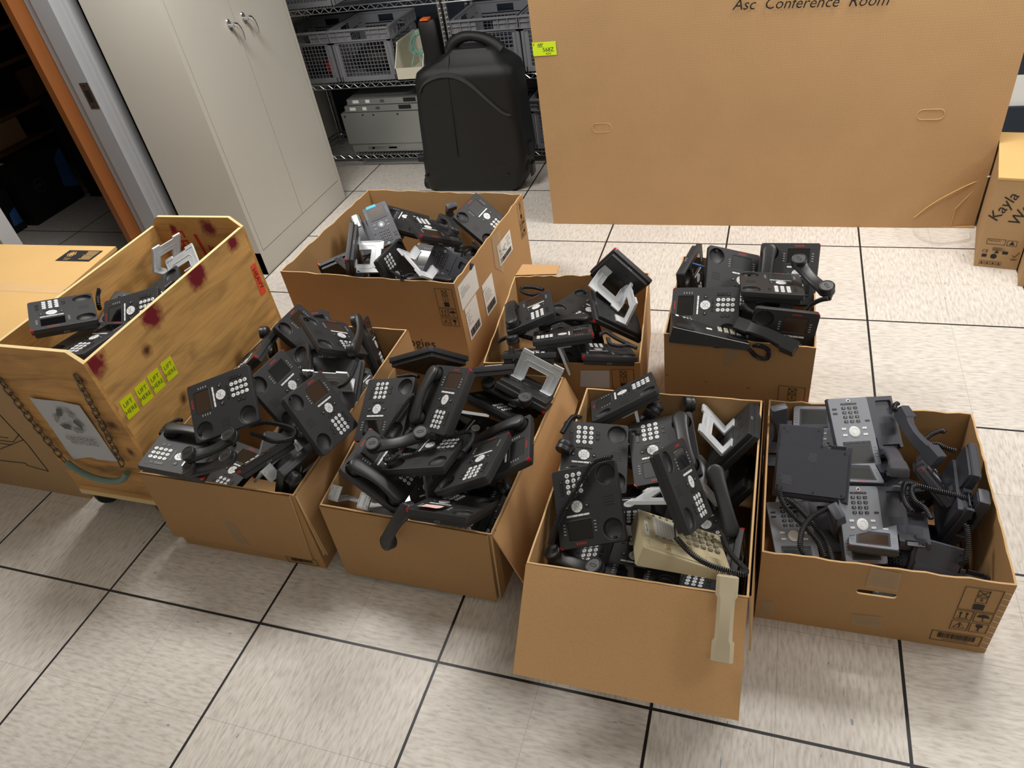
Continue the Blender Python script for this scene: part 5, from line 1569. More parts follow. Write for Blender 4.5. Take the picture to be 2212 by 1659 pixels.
# ------------------------------------------------------------------ every telephone where it lies
POSES = {
 'LF_a': ('A', [0.4675, -0.5744, 1.9872, -1.9578, 0.3700, 0.5793]),
 'LF_b': ('A', [0.8322, 0.8045, 1.2950, -1.8652, 0.5451, 0.4953]),
 'LF_c': ('A', [0.6910, 0.9057, 1.2364, -1.6883, 0.4687, 0.4892]),
 'LF_d': ('A', [0.7009, 0.2320, -1.2173, -1.9514, 0.6549, 0.4504]),
 'LF_e': ('A', [-0.1531, 0.6613, 0.8395, -1.8524, 0.8559, 0.4966]),
 'LF_f': ('A', [0.4260, 0.8042, 0.9586, -2.0437, 1.0055, 0.3699]),
 'LF_g': ('A', [0.5711, 0.7850, 1.4667, -2.0321, 0.9398, 0.4264]),
 'LF_h': ('A', [0.4786, -0.4765, -1.3011, -2.2024, 0.7803, 0.4222]),
 'LF_j': ('A', [0.2523, -2.8443, -0.7048, -1.8093, 0.7072, 0.3745]),
 'LF_k': ('A', [-0.2073, 0.1550, -1.4302, -2.1030, 0.2819, 0.4425]),
 'LF_m': ('A', [-2.9479, -2.3861, -1.3275, -1.7575, 0.3518, 0.3146]),
 'LF_l': ('A', [0.4089, -0.6464, -2.1046, -1.9000, 0.3700, 0.3700]),
 'LF_i': ('A', [0.5168, 1.4989, 1.3159, -1.8092, 1.0105, 0.3360]),
 'LF_x1': ('A', [2.2723, -1.5971, -0.5262, -1.9082, 0.4711, 0.2342]),
 'LF_x2': ('A', [0.2232, -0.0840, 0.2291, -2.0000, 0.7200, 0.2200]),
 'LF_x3': ('A', [0.1076, -0.0118, -0.2185, -2.1200, 0.4000, 0.2400]),
 'LF_x4': ('A', [0.1077, 0.0175, 0.3214, -1.8500, 0.3800, 0.1200]),
 'LF_x5': ('A', [0.0911, 0.0730, 1.3507, -1.8500, 0.9200, 0.2000]),
 'MF_a': ('A', [0.3529, 0.7453, -3.0485, -1.5242, 0.5534, 0.4475]),
 'MF_b': ('A', [0.5199, -0.4602, -0.3373, -1.3221, 0.5621, 0.5073]),
 'MF_c': ('A', [0.5612, 0.6061, 1.4432, -1.4602, 0.3704, 0.3743]),
 'MF_d': ('A', [-0.3376, -0.0240, 1.5377, -1.3376, 0.4306, 0.4125]),
 'MF_e': ('A', [-0.1423, -0.4655, 0.0362, -1.1756, 0.4021, 0.4220]),
 'MF_f': ('A', [0.4282, -0.3114, -1.2963, -1.1213, 0.4884, 0.3921]),
 'MF_g': ('A', [0.0587, -0.9581, -3.0384, -1.1967, 0.2788, 0.3731]),
 'MF_h': ('A', [-0.8908, 0.3815, 1.1786, -1.5151, 0.8845, 0.4019]),
 'MF_j': ('A', [-0.5535, 0.2227, -0.3172, -1.2220, 0.8088, 0.2932]),
 'MF_k': ('A', [2.5329, -0.0776, -0.5694, -1.1504, 0.8312, 0.3134]),
 'MF_i': ('A', [-0.6687, 0.0561, 0.6529, -1.3153, 0.8578, 0.3972]),
 'MF_x1': ('A', [-0.0396, 0.7251, -2.5439, -1.3600, 0.4700, 0.2200]),
 'MF_x2': ('A', [0.2275, 0.0412, 0.3572, -1.2200, 0.4200, 0.1300]),
 'MF_x3': ('A', [0.1099, 0.0061, 0.1105, -1.5000, 0.4000, 0.1300]),
 'MF_x4': ('A', [0.0932, 0.0748, 1.3507, -1.3500, 0.7500, 0.1800]),
 'MF_x5': ('A', [0.1106, -0.0058, -0.1051, -1.2199, 0.3680, 0.2600]),
 'F_a': ('A', [-0.5065, -1.0181, 3.1278, -0.8191, 0.3185, 0.3969]),
 'F_b': ('A', [-0.2668, 0.4816, -2.9328, -0.8390, 0.5015, 0.3972]),
 'F_c': ('A', [-0.3302, -0.3958, 3.3379, -0.6527, 0.5634, 0.3961]),
 'F_d': ('A', [0.4781, 1.0142, 0.9182, -0.5627, 0.3527, 0.4892]),
 'F_e': ('A', [1.4101, 0.2011, -4.0737, -0.8004, 0.7386, 0.4268]),
 'F_f': ('A', [-2.5078, -2.7847, -1.1559, -0.4555, 0.7466, 0.2657]),
 'F_g': ('A', [1.4884, 1.7000, 0.6390, -0.4606, 0.6649, 0.1249]),
 'F_h': ('A', [1.2213, 0.8963, -3.2324, -0.6994, 0.5963, 0.1487]),
 'F_i': ('A', [0.0715, -0.3740, 0.0025, -0.8498, 0.3572, 0.2184]),
 'F_j': ('A', [0.0009, 0.1445, 3.1037, -0.6556, 0.2601, 0.2849]),
 'F_x1': ('A', [-0.0637, 0.5566, 3.0070, -0.5104, 0.2674, 0.1481]),
 'F_x2': ('A', [1.2497, 1.0784, 1.2356, -0.4156, 0.2996, 0.2000]),
 'F_x3': ('A', [0.0256, 0.3063, 2.7921, -0.7367, 0.7154, 0.2492]),
 'F_x4': ('A', [0.0285, -0.2066, 0.4648, -0.5505, 0.5121, 0.1283]),
 'F_x5': ('A', [-0.2255, -0.1022, 0.1755, -0.7849, 0.5309, 0.1645]),
 'R_a': ('J', [0.3799, -0.9236, 3.3046, -0.1343, 0.8019, 0.3080]),
 'R_b': ('J', [0.3357, -0.1266, 0.0015, -0.2383, 0.8228, 0.2563]),
 'R_d': ('J', [0.1692, 0.2251, 3.3466, -0.1362, 0.7405, 0.2562]),
 'R_e': ('J', [-0.4702, 0.8016, -2.7112, -0.1149, 0.5232, 0.2260]),
 'R_f': ('J', [-0.1186, 0.4842, 3.0328, -0.0835, 0.5414, 0.2016]),
 'R_g': ('J', [0.2480, -0.4881, 3.3459, -0.2835, 0.4962, 0.1702]),
 'R_h': ('J', [1.0275, 0.6356, 2.4876, 0.0852, 0.7238, 0.2340]),
 'R_i': ('J', [1.4030, 1.2997, 1.1258, 0.1402, 0.6990, 0.2441]),
 'R_j': ('J', [-0.1612, -2.7155, -1.1879, 0.0537, 0.4437, 0.1319]),
 'R_x1': ('J', [-0.0235, -0.3059, 2.9732, -0.2700, 0.6800, 0.1300]),
 'R_x2': ('J', [-0.3162, -0.0774, -3.1546, -0.0176, 0.4660, 0.0965]),
 'R_x3': ('J', [-0.2670, -0.2338, 0.7475, 0.0117, 0.7975, 0.0922]),
 'R_x4': ('J', [0.0648, -0.0162, -0.0343, 0.0972, 0.5875, 0.0629]),
 'TR_a': ('A', [0.5953, 0.4537, 0.1670, -0.5218, 1.3182, 0.4958]),
 'TR_b': ('A', [-5.4644, 0.8377, 0.5686, -0.3479, 1.3305, 0.5157]),
 'TR_c': ('A', [-0.2467, 0.0547, 0.0608, -0.3973, 1.2003, 0.5601]),
 'TR_e': ('A', [1.4426, 0.1537, -0.0307, -0.3558, 1.0158, 0.4621]),
 'TR_d': ('A', [0.3856, -0.4591, 1.5482, -0.5943, 1.0925, 0.5005]),
 'TR_x1': ('A', [1.3293, 0.9567, 1.1427, -0.6522, 1.3728, 0.4400]),
 'TR_x2': ('A', [0.3433, -0.1045, 0.0506, -0.4453, 1.2011, 0.3728]),
 'TR_x3': ('A', [0.1109, -0.0003, -0.0000, -0.4800, 1.1501, 0.2993]),
 'M_a': ('A', [-0.1149, -0.2952, 0.3759, -1.2345, 1.1928, 0.4086]),
 'M_c': ('A', [-0.2554, -0.3757, -1.2435, -1.0874, 1.1116, 0.3756]),
 'M_d': ('A', [-0.1586, -0.6174, -2.7594, -0.9313, 1.1089, 0.3134]),
 'M_e': ('A', [-0.5886, 0.0059, 0.3038, -1.1941, 1.0292, 0.3436]),
 'M_f': ('A', [-0.9511, -1.5043, -2.2269, -0.9439, 1.4873, 0.3928]),
 'M_g': ('A', [2.1023, -1.4824, -0.5871, -0.9567, 1.3567, 0.2774]),
 'M_b': ('A', [-0.0797, 0.1646, -0.4103, -1.0773, 1.3801, 0.3079]),
 'M_x1': ('A', [0.1439, -0.0154, 0.3607, -1.0886, 1.3072, 0.1936]),
 'M_x2': ('A', [0.1153, 0.0209, 0.3584, -0.9800, 1.1800, 0.1300]),
 'M_x3': ('A', [0.1438, 0.0022, 0.1228, -1.2308, 1.1380, 0.1793]),
 'M_x4': ('A', [0.1414, 0.0277, -0.2425, -1.2514, 1.4208, 0.2031]),
 'BC_a': ('J', [0.7562, 0.0731, 0.6050, -2.1181, 1.7857, 0.4333]),
 'BC_b': ('A', [0.2547, 0.2868, 1.6785, -2.0813, 1.9272, 0.3866]),
 'BC_c': ('A', [-0.5928, -0.2033, -2.3825, -1.7361, 1.5670, 0.5368]),
 'BC_d': ('A', [-2.2643, -1.0769, -4.0787, -1.6316, 1.8382, 0.4355]),
 'BC_e': ('A', [1.3536, -0.4897, -1.4797, -2.0817, 1.4145, 0.4937]),
 'BC_f': ('A', [-0.9786, 1.0837, -1.4001, -1.8496, 1.4016, 0.4260]),
 'BC_g': ('A', [0.5730, -0.3639, 1.4813, -1.8176, 1.6429, 0.3109]),
 'BC_h': ('A', [-0.4967, 0.2948, -1.9434, -1.8574, 1.5851, 0.2803]),
 'BC_i': ('J', [0.1511, -1.3028, 2.3658, -1.7085, 1.4375, 0.4050]),
 'BC_x5': ('J', [0.1449, 1.8802, 1.8161, -1.9501, 1.4271, 0.3392]),
 'BC_x1': ('A', [0.5993, -1.2846, -2.1611, -2.2065, 1.5145, 0.3560]),
 'BC_x2': ('A', [2.0582, -0.3970, -0.5657, -2.0861, 1.4291, 0.3471]),
 'BC_x3': ('A', [0.2403, -0.0583, 0.4735, -2.1500, 1.7500, 0.2400]),
 'BC_x4': ('A', [0.1887, -0.1595, -0.4491, -1.7200, 1.7800, 0.2400]),
 'BC_x6': ('A', [0.0077, -0.1232, 0.1242, -1.9500, 1.9500, 0.2000]),
 'BC_x7': ('A', [0.0690, -0.1009, 1.2106, -1.7499, 1.5503, 0.1772]),
 'K_a': ('A', [-0.2640, -0.1090, -2.2857, -2.5694, 0.4905, 0.8030]),
 'K_b': ('A', [-0.1134, -0.0987, -0.0260, -2.4621, 0.4459, 0.7373]),
 'K_c': ('A', [0.4496, -0.5395, 1.8647, -2.4670, 0.6240, 0.6876]),
 'K_d': ('A', [0.3370, 0.2617, 1.8928, -2.6269, 0.7891, 0.6007]),
 'K_e': ('A', [0.4423, -0.0587, -0.8560, -2.5034, 0.7946, 0.6654]),
 'K_f': ('A', [0.8458, -0.5072, -0.9953, -2.5478, 0.9515, 0.5995]),
 'K_x1': ('A', [0.2027, 0.0150, 0.1050, -2.5506, 0.4551, 0.5751]),
 'K_x2': ('A', [0.2060, -0.0334, -0.3206, -2.5500, 0.9500, 0.4800]),
 'K_x3': ('A', [0.1041, 0.0169, 0.3215, -2.5500, 0.7000, 0.5199]),
 'LF_H1': ('H', [-2.3479, 1.4794, 0.0362, -1.9589, 0.2551, 0.5174]),
 'LF_H2': ('H', [-2.1701, 1.6806, 0.0192, -1.9508, 0.2152, 0.4830]),
 'LF_H3': ('H', [1.4567, 1.4907, 1.6725, -2.2394, 0.9311, 0.3738]),
 'LF_H4': ('H', [-0.1465, 1.4526, 0.3596, -1.7517, 0.8193, 0.5264]),
 'MF_H1': ('H', [-2.4539, 1.5821, 0.2975, -1.4083, 0.4094, 0.4758]),
 'MF_H2': ('H', [-0.0463, -1.3265, 2.0207, -1.3594, 0.2278, 0.3045]),
 'MF_H3': ('H', [-1.8029, 2.4563, 0.2555, -1.1885, 0.7606, 0.3899]),
 'MF_H4': ('H', [-1.1808, -0.6954, -2.3457, -1.1555, 0.4940, 0.2522]),
 'F_H1': ('H', [0.2958, 1.7498, 2.3897, -0.9209, 0.5012, 0.3604]),
 'F_H2': ('H', [-1.5768, 2.2779, -0.1686, -0.8383, 0.1974, 0.3182]),
 'F_H3': ('H', [0.6505, 0.0848, 0.4002, -0.4805, 0.4298, 0.3551]),
 'F_H4': ('H', [-0.7919, -1.5204, -2.5880, -0.7271, 0.7603, 0.3302]),
 'F_H5': ('H', [1.8016, 1.2472, 1.6891, -0.6418, 0.8430, 0.3038]),
 'M_H1': ('H', [-0.1168, 0.0299, 1.8718, -1.1193, 1.2381, 0.3179]),
 'M_H2': ('H', [0.2726, -0.5685, -2.8905, -1.2702, 1.1242, 0.3316]),
 'TR_H1': ('H', [-0.8582, 2.8671, 0.2861, -0.2788, 1.1755, 0.6157]),
 'BC_H1': ('H', [-0.2501, 0.5867, 0.6842, -1.6666, 1.5486, 0.5521]),
 'BC_H2': ('H', [0.2254, 0.1290, 1.9200, -1.7250, 1.3920, 0.3855]),
 'BC_H3': ('H', [0.0491, 0.9365, 2.8427, -1.6634, 1.6798, 0.3567]),
 'BC_HJ': ('HJ', [0.3979, -0.9390, -2.3371, -1.8549, 1.9934, 0.3786]),
 'R_Hk': ('HJ', [0.3373, -1.1997, 0.3125, 0.0374, 0.7835, 0.3335]),
 'R_Hl': ('HJ', [-0.4469, -0.0323, 0.0620, -0.0363, 0.7101, 0.2825]),
 'R_Hm': ('HJ', [1.7850, -0.9167, -0.8600, -0.1587, 0.5280, 0.2121]),
 'R_Hn': ('HJ', [1.5541, 0.2933, 0.3865, -0.3454, 0.8415, 0.2571]),
 'R_Ho': ('HJ', [-0.1088, -1.4818, -2.6862, 0.0919, 0.5198, 0.0786]),
 'LF_S1': ('S', [-0.6998, 0.9114, -1.6565, -1.7694, 0.3352, 0.4024]),
 'MF_S1': ('S', [0.5687, -0.0384, -0.1313, -1.5747, 0.2881, 0.3261]),
 'K_S1': ('S', [2.2688, -0.0210, 0.5818, -2.4567, 0.8920, 0.6508]),
 'K_S2': ('S', [-2.1937, -2.1613, 0.2880, -2.6046, 0.9978, 0.6332]),
 'F_beige': ('B', [-0.0576, 0.6191, 1.6952, -0.5633, 0.2911, 0.3428]),
 'TR_dig': ('D', [-0.0986, 0.4739, 1.6501, -0.5731, 1.0416, 0.4870]),
 'F_HB': ('HB', [0.7165, 0.0010, 0.0145, -0.4434, 0.0859, 0.3396]),
 'R_c': ('J', [0.1070, 2.8889, 0.8455, -0.2850, 0.6600, 0.3000]),
 'TR_HD': ('HJ', [0.4248, -0.3626, 1.1059, -0.4008, 0.9947, 0.4900]),
 'BC_S1': ('S', [-1.0295, -2.3156, -1.4604, -1.7194, 1.4165, 0.4619]),
}
G = {'LF': 'phones in the box against the wooden crate', 'MF': 'phones in the middle box of the front row', 'F': 'phones in the nearest box with the long flap',
     'R': 'phones in the wide box at right', 'TR': 'phones in the tall box at right back', 'M': 'phones in the small middle box', 'BC': 'phones in the deep box at the back', 'K': 'phones in the wooden crate'}
INFO = {
 'LF_a': ('black phone with dark red screen resting highest against the plywood crate side', None, 'screen_brown'),
 'LF_b': ('black phone without handset, between the plywood-side phone and the one at box right wall', None, None),
 'LF_c': ('black phone with brown screen leaning at right wall of the crate-side box', None, 'screen_brown'),
 'LF_d': ('black phone mostly hidden, only one round well showing above the box centre', None, None),
 'LF_e': ('black phone lying face up at top of the heap, back of the crate-side box', None, 'screen_brown'),
 'LF_f': ('black phone directly beneath the topmost phone, red lamp corner behind it', None, None),
 'LF_g': ('black phone farthest back in the crate-side box, two wells visible, below two others', None, None),
 'LF_h': ('black phone tipped on edge beside plywood, face turned to the crate', None, None),
 'LF_i': ('black phone standing nearly upright in the back right corner of crate-side box', None, 'screen_brown'),
 'LF_j': ('black phone lying face down showing its bare back and silver stand', 'silver', None),
 'LF_k': ('black phone with handset in place at front left corner of crate-side box', None, None),
 'LF_l': ('black phone on edge at the front rim, left of the loose silver stand', None, None),
 'LF_m': ('black phone on edge with handset, front right corner of crate-side box', None, 'screen_brown'),
 'MF_a': ('dark grey phone with blue screen reflection, keypad at top, left in middle box', None, 'screen_glass'),
 'MF_b': ('black upright phone with handset in cradle and brown screen, centre of middle box', 'silver', 'screen_brown'),
 'MF_c': ('black phone with handset in cradle tilted at front left of middle box', None, None),
 'MF_d': ('scratched black phone lying flat below the centre of middle box', 'gray', None),
 'MF_e': ('scuffed black phone lying diagonally right of centre in middle box', None, 'screen_gray'),
 'MF_f': ('black phone with handset, red lamp corner over the right flap of middle box', None, 'screen_gray'),
 'MF_g': ('black phone with pink sticky note at front of the middle box', None, None),
 'MF_h': ('black phone tipped away showing only its underside at the back left rim of middle box', None, None),
 'MF_i': ('black phone seen edge-on along the back rim of middle box', None, None),
 'MF_j': ('black phone lying under a handset at the back right of middle box', None, None),
 'MF_k': ('black phone lying face down with silver stand raised, back right of middle box', 'silver', None),
 'F_a': ('black phone without handset at front left of nearest box, cord across it', None, None),
 'F_b': ('darkest black phone with round empty well, back left of nearest box', None, None),
 'F_c': ('dark grey phone with handset in cradle, centre of nearest box', None, 'screen_gray'),
 'F_d': ('black phone tipped diagonally over the beige telephone in nearest box', 'silver', None),
 'F_e': ('dusty black phone slanting up past the back rim of nearest box', 'silver', 'screen_gray'),
 'F_f': ('black phone on edge with silver stand, upper at right wall of nearest box', 'silver', None),
 'F_g': ('black phone on edge with silver stand, lower at right wall of nearest box', 'silver', None),
 'F_h': ('black phone lying deep below the dark grey phone in nearest box', None, None),
 'F_i': ('black phone mostly buried under the front left phone, few keys showing', None, None),
 'F_j': ('black phone lying flat at front rim left of the beige telephone', None, None),
 'R_a': ('grey-plated phone lying highest against the back rim of wide box', None, None),
 'R_b': ('pale grey phone with dark square screen upright at back left of wide box', None, None),
 'R_c': ('dark slate phone face down showing labels and stand, left in wide box', None, None),
 'R_d': ('grey-plated phone beneath the highest one, its red logo and lamp showing', None, None),
 'R_e': ('grey-plated phone in the middle of wide box, upper keypad showing', None, None),
 'R_f': ('grey-plated phone with brown screen nearest front centre of wide box', None, 'screen_brown'),
 'R_g': ('grey-plated phone at front left of wide box beneath crossing cords', None, None),
 'R_h': ('dark slate phone on edge in right part of wide box, cord over it', None, None),
 'R_i': ('slate phone standing on end with handset at right wall of wide box', None, None),
 'R_j': ('dark phone lying face down low at the right front of wide box', None, None),
 'TR_a': ('grey-black phone with empty upper well, back left of tall box', None, 'screen_gray'),
 'TR_b': ('black phone with handset in cradle standing highest, back right of tall box', None, None),
 'TR_c': ('black phone lying flat across the middle of tall box', 'gray', 'screen_gray'),
 'TR_d': ('black phone turned sideways with logo at left, left in tall box', None, None),
 'TR_e': ('black phone upright at front right of tall box, brown and black screen', None, 'screen_brown'),
 'M_a': ('black phone with handset and brown screen at left of small middle box', None, 'screen_brown'),
 'M_b': ('dusty black phone lying at the back centre of small middle box', None, None),
 'M_c': ('narrow-looking black phone lying across the centre of small middle box', 'silver', None),
 'M_d': ('dusty black phone at front right of small middle box', None, 'screen_gray'),
 'M_e': ('black phone at front left of small middle box, handset end on it', None, None),
 'M_f': ('black phone standing back towards camera with silver stand, top of small middle box', 'silver', None),
 'M_g': ('black phone on edge with silver stand, below the top one of small middle box', 'silver', None),
 'BC_a': ('slate phone with blue sticker and white strip label in TLHC box', None, 'screen_brown'),
 'BC_b': ('black phone lying face up at the back centre of TLHC box', 'gray', None),
 'BC_c': ('black phone lying face up with loose handset, centre of TLHC box', None, 'screen_brown'),
 'BC_d': ('grey-black phone leaning at the labelled wall of TLHC box, square screen', None, 'screen_gray'),
 'BC_e': ('black phone on edge with silver stand towards the right, left part of TLHC box', 'silver', None),
 'BC_f': ('black phone turned up on end with white keys, centre front of TLHC box', None, None),
 'BC_g': ('black phone with vertical red logo behind the slate keypad phone in TLHC box', None, None),
 'BC_h': ('black phone lying low, a few white keys showing, in TLHC box', None, None),
 'BC_i': ('dark slate phone with black keys and silver stand laid on it in TLHC box', None, None),
 'K_a': ('black phone lying upside down highest at left of the wooden crate', None, None),
 'K_b': ('black phone below the highest one at the near end of wooden crate', None, None),
 'K_c': ('black phone with red lamp corner standing at middle of wooden crate', None, None),
 'K_d': ('black phone lying behind the red-lamp one in wooden crate', None, None),
 'K_e': ('grey phone on edge with silver stand in middle of wooden crate', 'silver', None),
 'K_f': ('dark phone back with raised silver stand at far end of wooden crate', 'silver', None),
 'LF_x1': ('black phone buried low near the front of crate-side box, logo edge showing', None, None),
 'LF_x2': ('black phone buried deep in the middle of crate-side box', None, None),
 'MF_x1': ('black phone buried under the front phones of middle box, dim keys showing', None, None),
 'MF_x2': ('black phone buried deep at the right of middle box', None, None),
 'F_x1': ('black phone buried at the right front under the beige telephone', None, None),
 'F_x2': ('black phone standing on its side along the right wall of nearest box', None, None),
 'F_x3': ('black phone buried deep at the back of nearest box', None, None),
 'R_x1': ('dark slate phone buried left of centre, black keys showing', None, None),
 'R_x2': ('dark slate phone buried at the front of wide box', None, None),
 'R_x3': ('dark slate phone lying deep at the back right of wide box', None, None),
 'TR_x1': ('black phone on edge at the left back corner of tall box, blue strip above', None, None),
 'TR_x2': ('black phone buried below the flat phone in tall box', None, None),
 'M_x1': ('black phone buried in the middle of small middle box', None, None),
 'BC_x1': ('black phone on edge with red lamp, front left corner of TLHC box', None, None),
 'BC_x2': ('black phone with red lamp corner just above front rim of TLHC box', None, None),
 'BC_x3': ('black phone buried deep at the left of TLHC box', None, None),
 'BC_x4': ('black phone buried deep at the right of TLHC box', None, None),
 'BC_x5': ('dark slate phone with empty cradle at front rim of TLHC box', None, None),
 'K_x1': ('black phone buried in the near end of the wooden crate', None, None),
 'K_x2': ('black phone buried in the far end of the wooden crate', None, None),

 'LF_x3': ('black phone buried under the front left phone of crate-side box', None, None), 'LF_x4': ('black phone at the bottom front of crate-side box', None, None), 'LF_x5': ('black phone buried at the back of crate-side box', None, None),
 'MF_x3': ('black phone buried at front left of middle box', None, None), 'MF_x4': ('black phone buried at the back of middle box', None, None), 'MF_x5': ('black phone lying just beneath the sticky-note phone, middle box', None, None),
 'F_x4': ('black phone buried at centre right of nearest box', None, None), 'F_x5': ('black phone buried at left of nearest box', None, None), 'R_x4': ('dark slate phone at the bottom right of wide box', None, None),
 'TR_x3': ('black phone buried low in tall box', None, None), 'M_x2': ('black phone buried at front right of small middle box', None, None), 'M_x3': ('black phone buried at front left of small middle box', None, None), 'M_x4': ('black phone buried at back left of small middle box', None, None),
 'BC_x6': ('black phone buried at the back of TLHC box', None, None), 'BC_x7': ('black phone buried at the front right of TLHC box', None, None), 'K_x3': ('black phone buried at the middle of wooden crate', None, None),
}
for key, (label, stand, scr) in INFO.items():
    if key not in POSES:
        continue
    kind, pv = POSES[key]
    box_ = key.split('_')[0]
    if kind == 'A':
        put(PHONE, pv, label, G[box_], stand, scr)
    else:
        put(SLATE, pv, label, G[box_], None, scr, dark=(box_ == 'BC' or key in ('R_c', 'R_h', 'R_i', 'R_j', 'R_x1', 'R_x2', 'R_x3', 'R_x4')))
CR_A = Matrix.Translation((-.0625, -.001, .0005))
CR_J = Matrix.Translation((-.0985, -.020, .0045))
for key, label in (('LF_k', 'handset lying in the cradle of the phone at front left corner by plywood'), ('LF_m', 'handset in the cradle of the edge-on phone at front right of crate-side box'),
                   ('MF_b', 'handset in the cradle of the upright brown-screen phone, middle box'), ('MF_c', 'handset in the cradle of the tilted front left phone, middle box'),
                   ('MF_f', 'handset in the cradle of the red-lamp phone over right flap, middle box'), ('F_c', 'handset in the cradle of the dark grey centre phone, nearest box'),
                   ('M_a', 'handset in the cradle of the left phone in small middle box'), ('TR_b', 'handset in the cradle of the highest phone in tall box')):
    put_handset(HAND, pmat(POSES[key][1]) @ CR_A, label)
for key, label in (('R_i', 'square slate handset on the phone standing at right wall of wide box'), ('R_h', 'square dark handset on the edge-on phone in right part of wide box'), ('BC_a', 'square handset with white strip label on the blue-sticker phone')):
    put_handset(HANDJ, pmat(POSES[key][1]) @ CR_J, label)
HINFO = {
 'LF_H1': 'upper of two loose handsets lying caps up at front of crate-side box', 'LF_H2': 'lower of two loose handsets, nearest the front rim of crate-side box',
 'LF_H3': 'loose handset end sticking up beside the plywood crate wall', 'LF_H4': 'loose handset on the topmost phone at back of crate-side box',
 'MF_H1': 'loose handset lying caps up across the left of middle box', 'MF_H2': 'loose handset hanging over the front flap of middle box',
 'MF_H3': 'loose handset lying caps up before the raised silver stand, middle box', 'MF_H4': 'handset end wedged at the right flap of middle box',
 'F_H1': 'handset standing at left wall of nearest box, round cap facing camera', 'F_H2': 'handset lying caps up at front left corner of nearest box',
 'F_H3': 'scratched handset lying beside the diagonal phone, right in nearest box', 'F_H4': 'handset end sticking up under the dusty slanting phone',
 'F_H5': 'handset with round cap up at back wall of nearest box', 'M_H1': 'handset arched across the centre of small middle box',
 'M_H2': 'handset end on the front left phone of small middle box', 'TR_H1': 'loose handset caps up over the right rim of tall box',
 'BC_H1': 'loose handset resting on the central phone of TLHC box', 'BC_H2': 'handset arching above the front rim of TLHC box', 'BC_H3': 'handset lying low beside the labelled wall of TLHC box',
 'BC_HJ': 'square slate handset end upright at back right of TLHC box', 'R_Hk': 'slate handset leaning at back wall of wide box', 'R_Hl': 'flat slate handset beside the highest phone in wide box',
 'R_Hm': 'slate handset end up with cord, centre left of wide box', 'R_Hn': 'slate handset standing in the back left corner of wide box', 'R_Ho': 'square handset end low at front right of wide box'}
for key, label in HINFO.items():
    kind, pv = POSES[key]
    put_handset(HAND if kind == 'H' else HANDJ, pv, label)
SINFO = {'LF_S1': 'loose silver phone stand, logo bar up, at front of crate-side box', 'MF_S1': 'loose silver phone stand poking over the front left rim of middle box',
         'K_S1': 'loose pale phone stand lying nearest the far end of wooden crate', 'K_S2': 'loose pale phone stand standing at the far left wall of wooden crate', 'K_S3': 'loose pale phone stand folded like a V in wooden crate',
         'BC_S1': 'loose silver phone stand laid on the slate keypad phone in TLHC box'}
for key, label in SINFO.items():
    if key in POSES:
        o = bpy.data.objects.new('phone_stand', _stand['silver'])
        COL.objects.link(o)
        pose(o, POSES[key][1])
        tag(o, label, 'stand', 'loose phone stands')

# sticky notes and small labels that lie on phones
def on_phone(key, name, m, x0, y0, x1, y1, label, cat, z=1.0, txt=None, curl=0.0, group=None):
    mb = MB()
    n = 6
    vs = []
    for j in range(n + 1):
        for i in range(n + 1):
            u, v = i / n, j / n
            vs.append(mm(x0 + (x1 - x0) * u, y0 + (y1 - y0) * v, z + curl * (v ** 2) * 6 + .4 * math.sin(5 * u)))
    mb.add(vs, [(j * (n + 1) + i, j * (n + 1) + i + 1, (j + 1) * (n + 1) + i + 1, (j + 1) * (n + 1) + i) for j in range(n) for i in range(n)], mi=0)
    if txt:
        mb.text(txt, .010, Matrix.Translation(mm((x0 + x1) / 2, (y0 + y1) / 2 - 4, z + 1.8)) @ Matrix.Rotation(math.pi, 4, 'Z'), 1)
    o = mb.build(name, [m, 'logo_red'])
    pose(o, POSES[key][1])
    tag(o, label, cat, group)
on_phone('MF_g', 'sticky_note', 'sticky_pink', 6, 48, 62, 104, 'pink sticky note with red writing on the front phone of middle box', 'note', 2.5, '12 ext 253', 1.4)
on_phone('BC_a', 'sticky_note', 'sticky_blue', -38, 93, 8, 106, 'small blue sticky tab on a phone in TLHC box', 'note', 3.2)
_m = pmat(POSES['BC_a'][1]) @ CR_J
lbx = MB().box((-.012, .035, .0385), (.012, .095, .0395), mi=0).text('7', .012, Matrix.Translation((0, .05, .0400)), 1)
o_ = lbx.build('strip_label', ['paper_white', 'ink_black'])
q_ = _m.to_quaternion()
pose(o_, list(q_.axis * q_.angle) + list(_m.translation))
tag(o_, 'white strip label stuck along a square handset in TLHC box', 'label')

